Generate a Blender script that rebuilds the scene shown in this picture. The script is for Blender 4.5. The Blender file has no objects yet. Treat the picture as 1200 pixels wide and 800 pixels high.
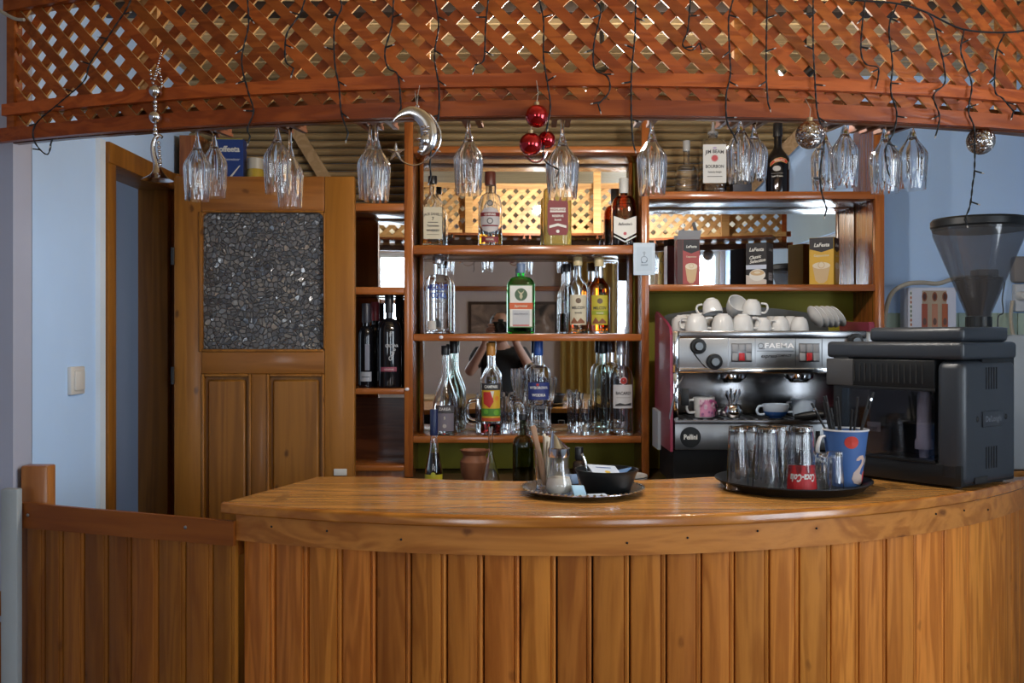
import bpy, bmesh, math, random
from mathutils import Vector, Matrix

# ------------------------------------------------------------------ camera, world, light, exposure
random.seed(7)
PI = math.pi
SC = bpy.context.scene
COL = SC.collection
F = 1167.0            # focal length in pixels of a 1200 px wide frame (35 mm lens)
CZ = 1.45             # eye height of the camera

cam_data = bpy.data.cameras.new('camera')
cam_data.sensor_width = 36.0
cam_data.lens = 35.0
cam_data.shift_y = -5.0 / 1200.0
cam_data.clip_start = 0.004
cam = bpy.data.objects.new('camera', cam_data)
cam.location = (0, 0, CZ)
cam.rotation_euler = (PI / 2, 0, 0)
COL.objects.link(cam)
SC.camera = cam

SC.view_settings.view_transform = 'Standard'
SC.view_settings.look = 'None'
SC.view_settings.gamma = 1.0
SC.view_settings.use_curve_mapping = False
SC.view_settings.exposure = 0.12

world = bpy.data.worlds.new('world')
SC.world = world
world.use_nodes = True
bg = world.node_tree.nodes['Background']
bg.inputs['Color'].default_value = (0.62, 0.78, 1.0, 1)
bg.inputs['Strength'].default_value = 1.6
SC.cycles.max_bounces = 12
SC.cycles.transmission_bounces = 12
SC.cycles.transparent_max_bounces = 16
SC.cycles.glossy_bounces = 6
SC.cycles.diffuse_bounces = 4
SC.cycles.sample_clamp_indirect = 4.0
SC.cycles.caustics_reflective = False
SC.cycles.caustics_refractive = True

def area_light(name, loc, rot, sx, sy, power, color):
    l = bpy.data.lights.new(name, 'AREA')
    l.shape = 'RECTANGLE'
    l.size = sx; l.size_y = sy
    l.energy = power
    l.color = color
    o = bpy.data.objects.new(name, l)
    o.location = loc; o.rotation_euler = rot
    COL.objects.link(o)
    return o
DAY = (0.82, 0.91, 1.0)
# daylight standing just outside the room's window openings, plus an added passage fill
area_light('daylight_back_right', (1.88, -2.60, 1.72), (PI / 2, 0, 0), 0.56, 1.5, 40, DAY)
area_light('daylight_back_curtain', (1.20, -2.60, 1.35), (PI / 2, 0, 0), 0.50, 1.5, 30, DAY)
area_light('daylight_back_left', (-1.35, -2.60, 1.72), (PI / 2, 0, 0), 0.70, 1.3, 36, DAY)
area_light('daylight_right', (2.22, 0.75, 1.55), (0, PI / 2, 0), 1.3, 1.2, 52, DAY)
area_light('passage_fill', (-2.62, 3.2, 1.6), (0, -PI / 2, 0), 1.0, 0.9, 1.1, DAY)  # fill light added to brighten the passage, in place of an unseen window

# ------------------------------------------------------------------ helpers
def PX(px, d): return (px - 600.0) / F * d
def PZ(py, d): return CZ + (395.0 - py) / F * d

MATS = {}
def node(nt, kind, **kw):
    n = nt.nodes.new(kind)
    for k, v in kw.items():
        if k in n.inputs: n.inputs[k].default_value = v
        else: setattr(n, k, v)
    return n
def mat(name, col, rough=0.5, metal=0.0, trans=0.0, ior=1.45, emit=None, coat=0.0, bump=0.0, bscale=60, spec=None, vary=0.0):
    if name in MATS: return MATS[name]
    m = bpy.data.materials.new(name); m.use_nodes = True
    nt = m.node_tree; b = nt.nodes['Principled BSDF']
    b.inputs['Base Color'].default_value = (*col, 1)
    b.inputs['Roughness'].default_value = rough
    b.inputs['Metallic'].default_value = metal
    b.inputs['Transmission Weight'].default_value = trans
    b.inputs['IOR'].default_value = ior
    b.inputs['Coat Weight'].default_value = coat
    if spec is not None: b.inputs['Specular IOR Level'].default_value = spec
    if emit:
        b.inputs['Emission Color'].default_value = (*emit[0], 1)
        b.inputs['Emission Strength'].default_value = emit[1]
    if vary or bump:
        tc = node(nt, 'ShaderNodeTexCoord')
        nz = node(nt, 'ShaderNodeTexNoise', Scale=bscale, Detail=5.0)
        nt.links.new(tc.outputs['Object'], nz.inputs['Vector'])
        if vary:
            mx = node(nt, 'ShaderNodeMix', data_type='RGBA')
            nz2 = node(nt, 'ShaderNodeTexNoise', Scale=bscale * 0.12, Detail=4.0)
            nt.links.new(tc.outputs['Object'], nz2.inputs['Vector'])
            mx.inputs[6].default_value = (*[c * (1 - vary) for c in col], 1)
            mx.inputs[7].default_value = (*[min(1, c * (1 + vary)) for c in col], 1)
            nt.links.new(nz2.outputs['Fac'], mx.inputs[0])
            nt.links.new(mx.outputs[2], b.inputs['Base Color'])
        if bump:
            bp = node(nt, 'ShaderNodeBump', Strength=bump, Distance=0.004)
            nt.links.new(nz.outputs['Fac'], bp.inputs['Height'])
            nt.links.new(bp.outputs['Normal'], b.inputs['Normal'])
    MATS[name] = m
    return m
def flat(col, rough=0.55, metal=0.0):
    return mat('print_%d_%d_%d_%d' % (*[int(c * 255) for c in col], int(rough * 10 + metal * 100)), col, rough, metal)

def wood(name, light, dark, axis='Z', grain=1.0, rough=0.4, coat=0.0, knots=0.5, tint=0.25, bump=0.15):
    """varnished pine: long grain along one axis, rings, knots, every piece its own shade"""
    if name in MATS: return MATS[name]
    m = bpy.data.materials.new(name); m.use_nodes = True
    nt = m.node_tree; b = nt.nodes['Principled BSDF']; L = nt.links.new
    tc = node(nt, 'ShaderNodeTexCoord'); oi = node(nt, 'ShaderNodeObjectInfo')
    mul = node(nt, 'ShaderNodeMath', operation='MULTIPLY'); mul.inputs[1].default_value = 53.0
    L(oi.outputs['Random'], mul.inputs[0])
    add = node(nt, 'ShaderNodeVectorMath', operation='ADD')
    L(tc.outputs['Object'], add.inputs[0]); L(mul.outputs[0], add.inputs[1])
    mp = node(nt, 'ShaderNodeMapping')
    k = {'X': (1.2, 16, 16), 'Y': (16, 1.2, 16), 'Z': (16, 16, 1.2)}[axis]
    mp.inputs['Scale'].default_value = tuple(v * grain for v in k)
    L(add.outputs[0], mp.inputs['Vector'])
    n1 = node(nt, 'ShaderNodeTexNoise', Scale=1.6, Detail=3.0, Distortion=0.8)
    L(mp.outputs[0], n1.inputs['Vector'])
    n2 = node(nt, 'ShaderNodeTexNoise', Scale=9.0, Detail=6.0, Roughness=0.7)
    L(mp.outputs[0], n2.inputs['Vector'])
    # rings: the slow noise folded several times
    r1 = node(nt, 'ShaderNodeMath', operation='MULTIPLY'); r1.inputs[1].default_value = 26.0
    L(n1.outputs['Fac'], r1.inputs[0])
    r2 = node(nt, 'ShaderNodeMath', operation='SINE'); L(r1.outputs[0], r2.inputs[0])
    mr = node(nt, 'ShaderNodeMapRange'); mr.inputs[1].default_value = -1; mr.inputs[2].default_value = 1
    L(r2.outputs[0], mr.inputs[0])
    mixf = node(nt, 'ShaderNodeMix', data_type='FLOAT'); mixf.inputs[0].default_value = 0.55
    L(mr.outputs[0], mixf.inputs[2]); L(n2.outputs['Fac'], mixf.inputs[3])
    cr = node(nt, 'ShaderNodeValToRGB')
    cr.color_ramp.elements[0].position = 0.15; cr.color_ramp.elements[0].color = (*dark, 1)
    cr.color_ramp.elements[1].position = 0.75; cr.color_ramp.elements[1].color = (*light, 1)
    L(mixf.outputs[0], cr.inputs[0])
    col = cr.outputs[0]
    if knots:
        wob = node(nt, 'ShaderNodeTexNoise', Scale=25.0); L(add.outputs[0], wob.inputs['Vector'])
        wv = node(nt, 'ShaderNodeMix', data_type='RGBA', blend_type='ADD'); wv.inputs[0].default_value = 0.02
        L(add.outputs[0], wv.inputs[6]); L(wob.outputs['Color'], wv.inputs[7])
        sx = node(nt, 'ShaderNodeSeparateXYZ'); cx_ = node(nt, 'ShaderNodeCombineXYZ'); L(wv.outputs[2], sx.inputs[0])
        ua, va = {'X': (0, 2), 'Y': (1, 0), 'Z': (2, 0)}[axis]      # along the grain, across it
        L(sx.outputs[ua], cx_.inputs[0]); L(sx.outputs[va], cx_.inputs[1])
        mk_ = node(nt, 'ShaderNodeVectorMath', operation='MULTIPLY'); mk_.inputs[1].default_value = (8, 13, 0); L(cx_.outputs[0], mk_.inputs[0])
        vo = node(nt, 'ShaderNodeTexVoronoi', Scale=1.0, voronoi_dimensions='2D')
        L(mk_.outputs[0], vo.inputs['Vector'])
        kr = node(nt, 'ShaderNodeMapRange'); kr.inputs[1].default_value = 0.05; kr.inputs[2].default_value = 0.13; kr.inputs[3].default_value = knots; kr.inputs[4].default_value = 0
        L(vo.outputs['Distance'], kr.inputs[0])
        sc_ = node(nt, 'ShaderNodeSeparateColor'); L(vo.outputs['Color'], sc_.inputs[0])
        gt = node(nt, 'ShaderNodeMath', operation='GREATER_THAN'); gt.inputs[1].default_value = 0.86; L(sc_.outputs[0], gt.inputs[0])
        km = node(nt, 'ShaderNodeMath', operation='MULTIPLY'); L(kr.outputs[0], km.inputs[0]); L(gt.outputs[0], km.inputs[1])
        mk2 = node(nt, 'ShaderNodeMix', data_type='RGBA')
        mk2.inputs[7].default_value = (dark[0] * .35, dark[1] * .3, dark[2] * .3, 1)
        L(km.outputs[0], mk2.inputs[0]); L(col, mk2.inputs[6]); col = mk2.outputs[2]
    hs = node(nt, 'ShaderNodeHueSaturation')
    v1 = node(nt, 'ShaderNodeMapRange'); v1.inputs[3].default_value = 1 - tint; v1.inputs[4].default_value = 1 + tint
    L(oi.outputs['Random'], v1.inputs[0]); L(v1.outputs[0], hs.inputs['Value'])
    h1 = node(nt, 'ShaderNodeMath', operation='FRACT')
    h0 = node(nt, 'ShaderNodeMath', operation='MULTIPLY'); h0.inputs[1].default_value = 7.77
    L(oi.outputs['Random'], h0.inputs[0]); L(h0.outputs[0], h1.inputs[0])
    h2 = node(nt, 'ShaderNodeMapRange'); h2.inputs[3].default_value = 0.5 - 0.014 * tint; h2.inputs[4].default_value = 0.5 + 0.014 * tint
    L(h1.outputs[0], h2.inputs[0]); L(h2.outputs[0], hs.inputs['Hue'])
    L(col, hs.inputs['Color'])
    L(hs.outputs[0], b.inputs['Base Color'])
    b.inputs['Roughness'].default_value = rough
    b.inputs['Specular IOR Level'].default_value = 0.3
    b.inputs['Coat Weight'].default_value = coat
    b.inputs['Coat Roughness'].default_value = 0.15
    bp = node(nt, 'ShaderNodeBump', Strength=bump, Distance=0.002)
    L(mixf.outputs[0], bp.inputs['Height']); L(bp.outputs['Normal'], b.inputs['Normal'])
    MATS[name] = m
    return m

def BM(): return bmesh.new()
def mk(name, bm, m, parent=None, loc=(0, 0, 0), rot=(0, 0, 0), smooth=True, kind=None):
    me = bpy.data.meshes.new(name)
    bmesh.ops.recalc_face_normals(bm, faces=bm.faces[:])
    bm.to_mesh(me); bm.free()
    for mm in (m if isinstance(m, (list, tuple)) else [m]): me.materials.append(mm)
    if smooth:
        me.polygons.foreach_set('use_smooth', [True] * len(me.polygons))
        me.set_sharp_from_angle(angle=math.radians(38))
    o = bpy.data.objects.new(name, me)
    o.location = loc; o.rotation_euler = rot
    if parent: o.parent = parent
    if kind: o['kind'] = kind
    COL.objects.link(o)
    return o
def thing(name, label, cat, loc=(0, 0, 0), rotz=0.0, group=None):
    o = bpy.data.objects.new(name, None)
    o.empty_display_size = 0.05
    COL.objects.link(o)
    o.location = loc; o.rotation_euler = (0, 0, rotz)
    o['label'] = label; o['category'] = cat
    if group: o['group'] = group
    return o
def tag(o, label, cat, group=None):
    o['label'] = label; o['category'] = cat
    if group: o['group'] = group
    return o
def struct(name, bm, m, parent=None, **kw):
    o = mk(name, bm, m, parent, **kw)
    if not parent: o['kind'] = 'structure'
    return o

def bx(bm, x0, x1, y0, y1, z0, z1, bevel=0.0, seg=2, mtx=None):
    r = bmesh.ops.create_cube(bm, size=1.0)
    vs = r['verts']
    for v in vs:
        v.co = Vector(((x0 + x1) / 2 + v.co.x * (x1 - x0), (y0 + y1) / 2 + v.co.y * (y1 - y0), (z0 + z1) / 2 + v.co.z * (z1 - z0)))
    if bevel > 0:
        es = list({e for v in vs for e in v.link_edges})
        r2 = bmesh.ops.bevel(bm, geom=es, offset=bevel, segments=seg, affect='EDGES', profile=0.5, clamp_overlap=True)
        vs = list({v for f in r2['faces'] for v in f.verts} | {v for v in vs if v.is_valid})
    if mtx is not None:
        for v in vs: v.co = mtx @ v.co
    return bm
def lathe(bm, prof, seg=24, c=(0, 0, 0), mod=None, sy=1.0, mtx=None):
    """revolve a profile of (radius, height); a radius of 0 closes with a pole"""
    rings = []
    for i, (r, z) in enumerate(prof):
        if r <= 1e-7:
            v = bm.verts.new((c[0], c[1], c[2] + z)); rings.append([v])
        else:
            ring = []
            for k in range(seg):
                a = 2 * PI * k / seg
                s = mod(i, a) if mod else 1.0
                ring.append(bm.verts.new((c[0] + r * s * math.cos(a), c[1] + r * s * sy * math.sin(a), c[2] + z)))
            rings.append(ring)
    allv = [v for r in rings for v in r]
    for a, b in zip(rings, rings[1:]):
        if len(a) == 1 and len(b) == 1: continue
        for k in range(seg):
            k2 = (k + 1) % seg
            if len(a) == 1: bm.faces.new((a[0], b[k], b[k2]))
            elif len(b) == 1: bm.faces.new((a[k], a[k2], b[0]))
            else: bm.faces.new((a[k], a[k2], b[k2], b[k]))
    if mtx is not None:
        for v in allv: v.co = mtx @ v.co
    return bm
def tube(bm, pts, r, seg=8, caps=True, flat_=1.0):
    pts = [Vector(p) for p in pts]
    n = len(pts)
    rr = r if isinstance(r, (list, tuple)) else [r] * n
    rings = []; up = None
    for i, p in enumerate(pts):
        t = (pts[min(i + 1, n - 1)] - pts[max(i - 1, 0)])
        t = t.normalized() if t.length > 1e-9 else Vector((0, 0, 1))
        if up is None:
            up = Vector((0, 1, 0)) if abs(t.y) < 0.9 else Vector((1, 0, 0))
        u = up - t * up.dot(t)
        if u.length < 1e-4: u = t.orthogonal()
        u.normalize(); w = t.cross(u); up = u
        rings.append([bm.verts.new(p + (u * math.cos(2 * PI * k / seg) * flat_ + w * math.sin(2 * PI * k / seg)) * rr[i]) for k in range(seg)])
    for a, b in zip(rings, rings[1:]):
        for k in range(seg):
            bm.faces.new((a[k], a[(k + 1) % seg], b[(k + 1) % seg], b[k]))
    if caps:
        bm.faces.new(rings[0][::-1]); bm.faces.new(rings[-1])
    return bm
def smooth_path(pts, n=5):
    """Catmull-Rom through the points"""
    P = [Vector(p) for p in pts]
    P = [P[0] * 2 - P[1]] + P + [P[-1] * 2 - P[-2]]
    out = []
    for i in range(1, len(P) - 2):
        for k in range(n):
            t = k / n
            a, b, c, d = P[i - 1], P[i], P[i + 1], P[i + 2]
            out.append(0.5 * (2 * b + (c - a) * t + (2 * a - 5 * b + 4 * c - d) * t * t + (3 * b - a - 3 * c + d) * t ** 3))
    out.append(P[-2])
    return out
def prism(bm, poly, z0, z1, axis='Z'):
    """extrude a 2-D outline; axis says which way"""
    def V(p, h):
        return {'Z': (p[0], p[1], h), 'Y': (p[0], h, p[1]), 'X': (h, p[0], p[1])}[axis]
    a = [bm.verts.new(V(p, z0)) for p in poly]
    b = [bm.verts.new(V(p, z1)) for p in poly]
    n = len(poly)
    bm.faces.new(a); bm.faces.new(b[::-1])
    for k in range(n): bm.faces.new((a[k], a[(k + 1) % n], b[(k + 1) % n], b[k]))
    return bm
def ball(bm, c, r, u=16, v=10, s=(1, 1, 1)):
    ret = bmesh.ops.create_uvsphere(bm, u_segments=u, v_segments=v, radius=r)
    for w in ret['verts']: w.co = Vector((c[0] + w.co.x * s[0], c[1] + w.co.y * s[1], c[2] + w.co.z * s[2]))
    return bm
def copy_tree(o, parent=None):
    c = o.copy(); COL.objects.link(c)
    if parent: c.parent = parent
    for ch in list(KIDS.get(o.name, o.children)): copy_tree(ch, c)
    return c
KIDS = {}

# lettering: text outlines turned into plain mesh, then laid on a surface by a mapping (u, v, offset) -> point
TXT = {}
def text_polys(s, spacing=1.0, shear=0.0):
    key = (s, spacing, shear)
    if key in TXT: return TXT[key]
    cu = bpy.data.curves.new('lettering', 'FONT'); cu.body = s
    cu.align_x = 'CENTER'; cu.align_y = 'CENTER'; cu.resolution_u = 2; cu.space_character = spacing; cu.shear = shear; cu.offset = 0.028
    ob = bpy.data.objects.new('lettering', cu)
    me = bpy.data.meshes.new_from_object(ob)
    r = ([v.co.copy() for v in me.vertices], [list(p.vertices) for p in me.polygons])
    bpy.data.objects.remove(ob); bpy.data.meshes.remove(me); bpy.data.curves.remove(cu)
    TXT[key] = r
    return r
def on_flat(x, y, z, depth_sign=-1):
    return lambda u, v, o: Vector((x + u, y + depth_sign * o, z + v))
def on_round(R, z, a0=0.0, cx=0.0, cy=0.0, taper=0.0):
    def M(u, v, o):
        r = R + taper * v
        a = a0 + u / R
        return Vector((cx + (r + o) * math.sin(a), cy - (r + o) * math.cos(a), z + v))
    return M
def decal(parent, M, items, name='label'):
    """first item is the label itself, later ones are printed on it"""
    root = None; lay = 0.0005
    for it in items:
        kind = it[0]; bm = BM()
        if kind == 'rect':
            _, u0, u1, v0, v1, col = it[:6]
            n = max(2, int(abs(u1 - u0) / 0.006))
            cols = []
            for k in range(n + 1):
                u = u0 + (u1 - u0) * k / n
                cols.append([bm.verts.new(M(u, v0, lay)), bm.verts.new(M(u, v1, lay))])
            for a, b in zip(cols, cols[1:]): bm.faces.new((a[0], b[0], b[1], a[1]))
        elif kind == 'poly':
            _, pts, col = it[:3]
            bm.faces.new([bm.verts.new((u, v, 0)) for u, v in pts])
            bmesh.ops.triangulate(bm, faces=bm.faces[:])
            u0, u1 = min(p[0] for p in pts), max(p[0] for p in pts)
            for k in range(1, int((u1 - u0) / 0.006)):          # cut so that it can bend with the surface
                bmesh.ops.bisect_plane(bm, geom=bm.verts[:] + bm.edges[:] + bm.faces[:], plane_co=(u0 + 0.006 * k, 0, 0), plane_no=(1, 0, 0))
            for w in bm.verts: w.co = M(w.co.x, w.co.y, lay)
        elif kind == 'disc':
            _, u, v, r, col = it[:5]
            ry = it[5] if len(it) > 5 else r
            n = 20
            c = bm.verts.new(M(u, v, lay))
            rg = [bm.verts.new(M(u + r * math.cos(2 * PI * k / n), v + ry * math.sin(2 * PI * k / n), lay)) for k in range(n)]
            for k in range(n): bm.faces.new((c, rg[k], rg[(k + 1) % n]))
        elif kind == 'ring':
            _, u, v, r, w, col = it[:6]
            n = 24
            a = [bm.verts.new(M(u + r * math.cos(2 * PI * k / n), v + r * math.sin(2 * PI * k / n), lay)) for k in range(n)]
            b = [bm.verts.new(M(u + (r - w) * math.cos(2 * PI * k / n), v + (r - w) * math.sin(2 * PI * k / n), lay)) for k in range(n)]
            for k in range(n): bm.faces.new((a[k], a[(k + 1) % n], b[(k + 1) % n], b[k]))
        elif kind == 'text':
            _, s, u, v, size, col = it[:6]
            opt = it[6] if len(it) > 6 else {}
            vs, ps = text_polys(s, opt.get('spacing', 1.0), opt.get('shear', 0.0))
            sx = size * opt.get('wide', 1.0); ang = opt.get('rot', 0.0); ca, sa = math.cos(ang), math.sin(ang)
            arch = opt.get('arch', 0.0)
            vv = []
            for p in vs:
                x = p.x * sx; y = p.y * size + arch * (x * x)
                vv.append(bm.verts.new(M(u + x * ca - y * sa, v + x * sa + y * ca, lay)))
            for p in ps:
                try: bm.faces.new([vv[i] for i in p])
                except ValueError: pass
        nm = name if root is None else {'text': 'lettering'}.get(kind, 'print')
        m = col if not isinstance(col, tuple) else flat(col)
        me = bpy.data.meshes.new(nm); bm.to_mesh(me); bm.free(); me.materials.append(m)
        o = bpy.data.objects.new(nm, me); COL.objects.link(o)
        o.parent = parent if root is None else root
        if root is None: root = o
        lay += 0.0003
    return root

# ------------------------------------------------------------------ materials of the place
BLUE = mat('blue_wall_paint', (0.47, 0.66, 0.95), 0.75, bump=0.12, bscale=35, vary=0.06)
WHITE_WALL = mat('white_plaster', (0.38, 0.40, 0.50), 0.8, bump=0.10, bscale=40, vary=0.05)
MAUVE = mat('mauve_wall_paint', (0.55, 0.46, 0.44), 0.8, bump=0.08, bscale=40, vary=0.05)
FLOORM = wood('floor_boards', (0.20, 0.11, 0.055), (0.12, 0.06, 0.03), 'X', 0.6, 0.5, tint=0.1)
CEILM = wood('ceiling_pine', (0.72, 0.52, 0.26), (0.50, 0.33, 0.15), 'X', 0.7, 0.45, tint=0.18, knots=0.3)
RAFTER = wood('rafter_pine', (0.42, 0.28, 0.15), (0.30, 0.19, 0.09), 'Y', 0.7, 0.5, tint=0.1)
LATTICE = wood('lattice_stain', (0.40, 0.092, 0.014), (0.23, 0.043, 0.006), 'X', 0.8, 0.38, tint=0.30, knots=0.25, bump=0.3)
COUNTER = wood('counter_varnish', (0.58, 0.28, 0.075), (0.34, 0.14, 0.032), 'X', 0.55, 0.26, coat=0.5, tint=0.15, knots=0.5, bump=0.08)
APRON = wood('apron_varnish', (0.54, 0.210, 0.044), (0.33, 0.105, 0.018), 'X', 0.5, 0.36, coat=0.12, tint=0.08, knots=0.8, bump=0.12)
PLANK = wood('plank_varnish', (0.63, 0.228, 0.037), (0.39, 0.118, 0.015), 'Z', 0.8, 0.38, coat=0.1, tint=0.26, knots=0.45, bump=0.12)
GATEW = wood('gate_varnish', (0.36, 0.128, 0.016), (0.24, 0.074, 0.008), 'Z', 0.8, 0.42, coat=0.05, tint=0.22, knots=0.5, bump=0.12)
GATER = wood('gate_rail_varnish', (0.34, 0.100, 0.014), (0.22, 0.055, 0.007), 'X', 0.5, 0.42, coat=0.05, tint=0.12, knots=0.6, bump=0.12)
SHELF = wood('shelf_varnish_x', (0.33, 0.105, 0.022), (0.22, 0.060, 0.013), 'X', 0.5, 0.22, coat=0.5, tint=0.08, knots=0.2, bump=0.1)
SHELFZ = wood('shelf_varnish_z', (0.33, 0.105, 0.022), (0.20, 0.055, 0.013), 'Z', 0.7, 0.20, coat=0.5, tint=0.08, knots=0.2, bump=0.25)
DOORW = wood('door_pine_z', (0.28, 0.110, 0.014), (0.18, 0.065, 0.008), 'Z', 0.5, 0.42, coat=0.06, tint=0.10, knots=0.8)
DOORX = wood('door_pine_x', (0.27, 0.100, 0.016), (0.18, 0.060, 0.008), 'X', 0.5, 0.42, coat=0.15, tint=0.10, knots=0.6)
MIRROR = mat('mirror_silver', (0.86, 0.88, 0.88), 0.015, 1.0)
OLIVE = mat('olive_paint', (0.30, 0.265, 0.015), 0.6, vary=0.1)
BLACK = mat('black_plastic', (0.008, 0.009, 0.010), 0.38, spec=.35)
BLACKM = mat('black_matt', (0.010, 0.010, 0.011), 0.65)
CHROME = mat('chrome', (0.75, 0.76, 0.78), 0.10, 1.0)
STEEL = mat('brushed_steel', (0.36, 0.37, 0.38), 0.34, 1.0)
SILVER = mat('silver_ornament', (0.70, 0.68, 0.68), 0.16, 1.0)
DARKSTEEL = mat('dark_steel', (0.20, 0.20, 0.21), 0.3, 1.0)
GLASS = mat('clear_glass', (0.97, 0.985, 0.99), 0.0, 0, 1.0, 1.50)
CRYSTAL = mat('crystal_glass', (0.98, 0.99, 1.0), 0.0, 0, 1.0, 1.60)
GREENGLASS = mat('green_glass', (0.05, 0.62, 0.09), 0.0, 0, 1.0, 1.47)
BROWNGLASS = mat('brown_glass', (0.40, 0.12, 0.03), 0.0, 0, 1.0, 1.47)
GOLDGLASS = mat('gold_glass', (0.90, 0.74, 0.24), 0.04, 0, 0.75, 1.47)
DARKGLASS = mat('dark_bottle_glass', (0.006, 0.006, 0.008), 0.06, 0, 0.0, 1.5)
PALEGLASS = mat('pale_green_glass', (0.86, 0.94, 0.91), 0.0, 0, 1.0, 1.47)
AMBER = mat('amber_spirit', (0.85, 0.36, 0.03), 0.0, 0, 1.0, 1.36)
ORANGE = mat('orange_spirit', (0.90, 0.20, 0.01), 0.0, 0, 1.0, 1.36)
REDLIQ = mat('red_spirit', (0.35, 0.02, 0.02), 0.0, 0, 1.0, 1.36)
DARKLIQ = mat('dark_spirit', (0.10, 0.03, 0.015), 0.0, 0, 1.0, 1.36)
CERAMIC = mat('white_ceramic', (0.52, 0.52, 0.515), 0.12)
WIREM = mat('black_cable', (0.008, 0.010, 0.012), 0.5)

# ------------------------------------------------------------------ the room
def wall_grid(bm, us, vs, holes, put):
    """boxes over the cells of a grid except the cells that are holes"""
    for i in range(len(us) - 1):
        for j in range(len(vs) - 1):
            cu, cv = (us[i] + us[i + 1]) / 2, (vs[j] + vs[j + 1]) / 2
            if any(h[0] < cu < h[1] and h[2] < cv < h[3] for h in holes): continue
            put(bm, us[i], us[i + 1], vs[j], vs[j + 1])
ROOM_Y0 = -2.5
bm = BM(); bx(bm, -2.7, 2.3, -2.7, 4.05, -0.1, 0.0); struct('floor', bm, FLOORM, smooth=False)
CEIL = CZ + 1.02
bm = BM(); bx(bm, -2.7, 2.3, -2.7, 4.05, CEIL + 0.02, CEIL + 0.12)
ceiling = struct('ceiling', bm, CEILM, smooth=False)
bm = BM(); bx(bm, -2.7, 2.3, 3.90, 4.05, 0, 2.62); wall_back = struct('wall_back', bm, BLUE, smooth=False)
WINS = [(-1.70, -1.00, 1.07, 2.30), (1.16, 1.44, 0.95, 2.28), (1.60, 2.10, 0.95, 2.32)]
bm = BM()
us = sorted({-2.7, 2.3, *[w[0] for w in WINS], *[w[1] for w in WINS]}); vs = sorted({0, 2.5, *[w[2] for w in WINS], *[w[3] for w in WINS]})
wall_grid(bm, us, vs, WINS, lambda b, a, c, d, e: bx(b, a, c, -2.58, -2.5, d, e))
struct('wall_front', bm, MAUVE, smooth=False)
RWIN = (0.10, 1.40, 0.95, 2.15)
bm = BM()
wall_grid(bm, [-2.58, 0.10, 1.40, 3.9], [0, 0.95, 2.15, 2.62], [RWIN], lambda b, a, c, d, e: bx(b, 2.15, 2.23, a, c, d, e))
struct('wall_right', bm, BLUE, smooth=False)
bm = BM()
bx(bm, -2.60, -2.52, -2.58, 2.60, 0, 2.5)
bx(bm, -2.52, -1.253, 2.50, 2.60, 0, 2.5)          # face of the wall turned to the guests
struct('wall_left_outer', bm, WHITE_WALL, smooth=False)
XW = -1.253
bm = BM()
bx(bm, -1.37, XW, 2.598, 3.06, 0, CEIL + .02)
bx(bm, -1.37, XW, 3.06, 3.65, CZ + 0.57, CEIL + .02)
bx(bm, -1.37, XW, 3.65, 3.90, 0, CEIL + .02)
wall_left = struct('wall_left', bm, BLUE, smooth=False)
bm = BM()
wall_grid(bm, [2.6, 2.75, 3.65, 3.9], [0, 1.1, 2.1, 2.5], [(2.75, 3.65, 1.1, 2.1)], lambda b, a, c, d, e: bx(b, -2.66, -2.60, a, c, d, e))
struct('wall_passage', bm, BLUE, smooth=False)
bm = BM(); bx(bm, -2.6, -1.375, 3.88, 3.90, 0, CEIL); struct('wall_passage_back', bm, mat('grey_plaster', (0.36, 0.36, 0.37), 0.8, bump=.1, bscale=30, vary=.06), smooth=False)
# rough plaster edge beside the door frame
bm = BM()
prism(bm, [(XW, 2.995), (XW + 0.012, 3.0), (XW + 0.014, 3.035), (XW, 3.045)], 0.0, 2.05)
struct('trim_1', bm, mat('pale_plaster', (0.58, 0.66, 0.74), 0.8, bump=0.5, bscale=25, vary=0.12))
# windows of the room (seen in the mirrors)
PANE = bpy.data.materials.new('window_glass'); PANE.use_nodes = True
nt = PANE.node_tree; nt.nodes.remove(nt.nodes['Principled BSDF'])
tr = node(nt, 'ShaderNodeBsdfTransparent'); gl = node(nt, 'ShaderNodeBsdfGlossy', Roughness=0.02); mx = node(nt, 'ShaderNodeMixShader'); mx.inputs[0].default_value = 0.06
nt.links.new(tr.outputs[0], mx.inputs[1]); nt.links.new(gl.outputs[0], mx.inputs[2]); nt.links.new(mx.outputs[0], nt.nodes['Material Output'].inputs[0])
WFRAME = mat('white_window_paint', (0.72, 0.72, 0.70), 0.45)
def window(n, u0, u1, v0, v1, put, mull=1):
    bm = BM(); t = 0.045
    put(bm, u0, u1, v0, v0 + t, 0); put(bm, u0, u1, v1 - t, v1, 0)
    put(bm, u0, u0 + t, v0 + t, v1 - t, 0); put(bm, u1 - t, u1, v0 + t, v1 - t, 0)
    for k in range(mull):
        c = u0 + (u1 - u0) * (k + 1) / (mull + 1)
        put(bm, c - 0.02, c + 0.02, v0 + t, v1 - t, 0)
    w = struct('window_%d' % n, bm, WFRAME, smooth=False)
    bm = BM(); put(bm, u0 + t, u1 - t, v0 + t, v1 - t, 1); mk('pane', bm, PANE, w, smooth=False)
    return w
def put_y(bm, a, b, c, d, thin):
    bx(bm, a, b, -2.575 + 0.015 * thin, -2.535 - 0.02 * thin, c, d)
def put_x(bm, a, b, c, d, thin):
    bx(bm, 2.17 + 0.015 * thin, 2.21 - 0.02 * thin, a, b, c, d)
for i, w in enumerate(WINS): window(i + 1, *w, put_y, 1 if i != 1 else 0)
window(4, *RWIN, put_x, 2)
bm = BM(); bx(bm, -2.52, 1.14, -2.5, -2.475, CZ + 0.335, CZ + 0.385, 0.004); struct('trim_2', bm, SHELF, smooth=False)
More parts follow.
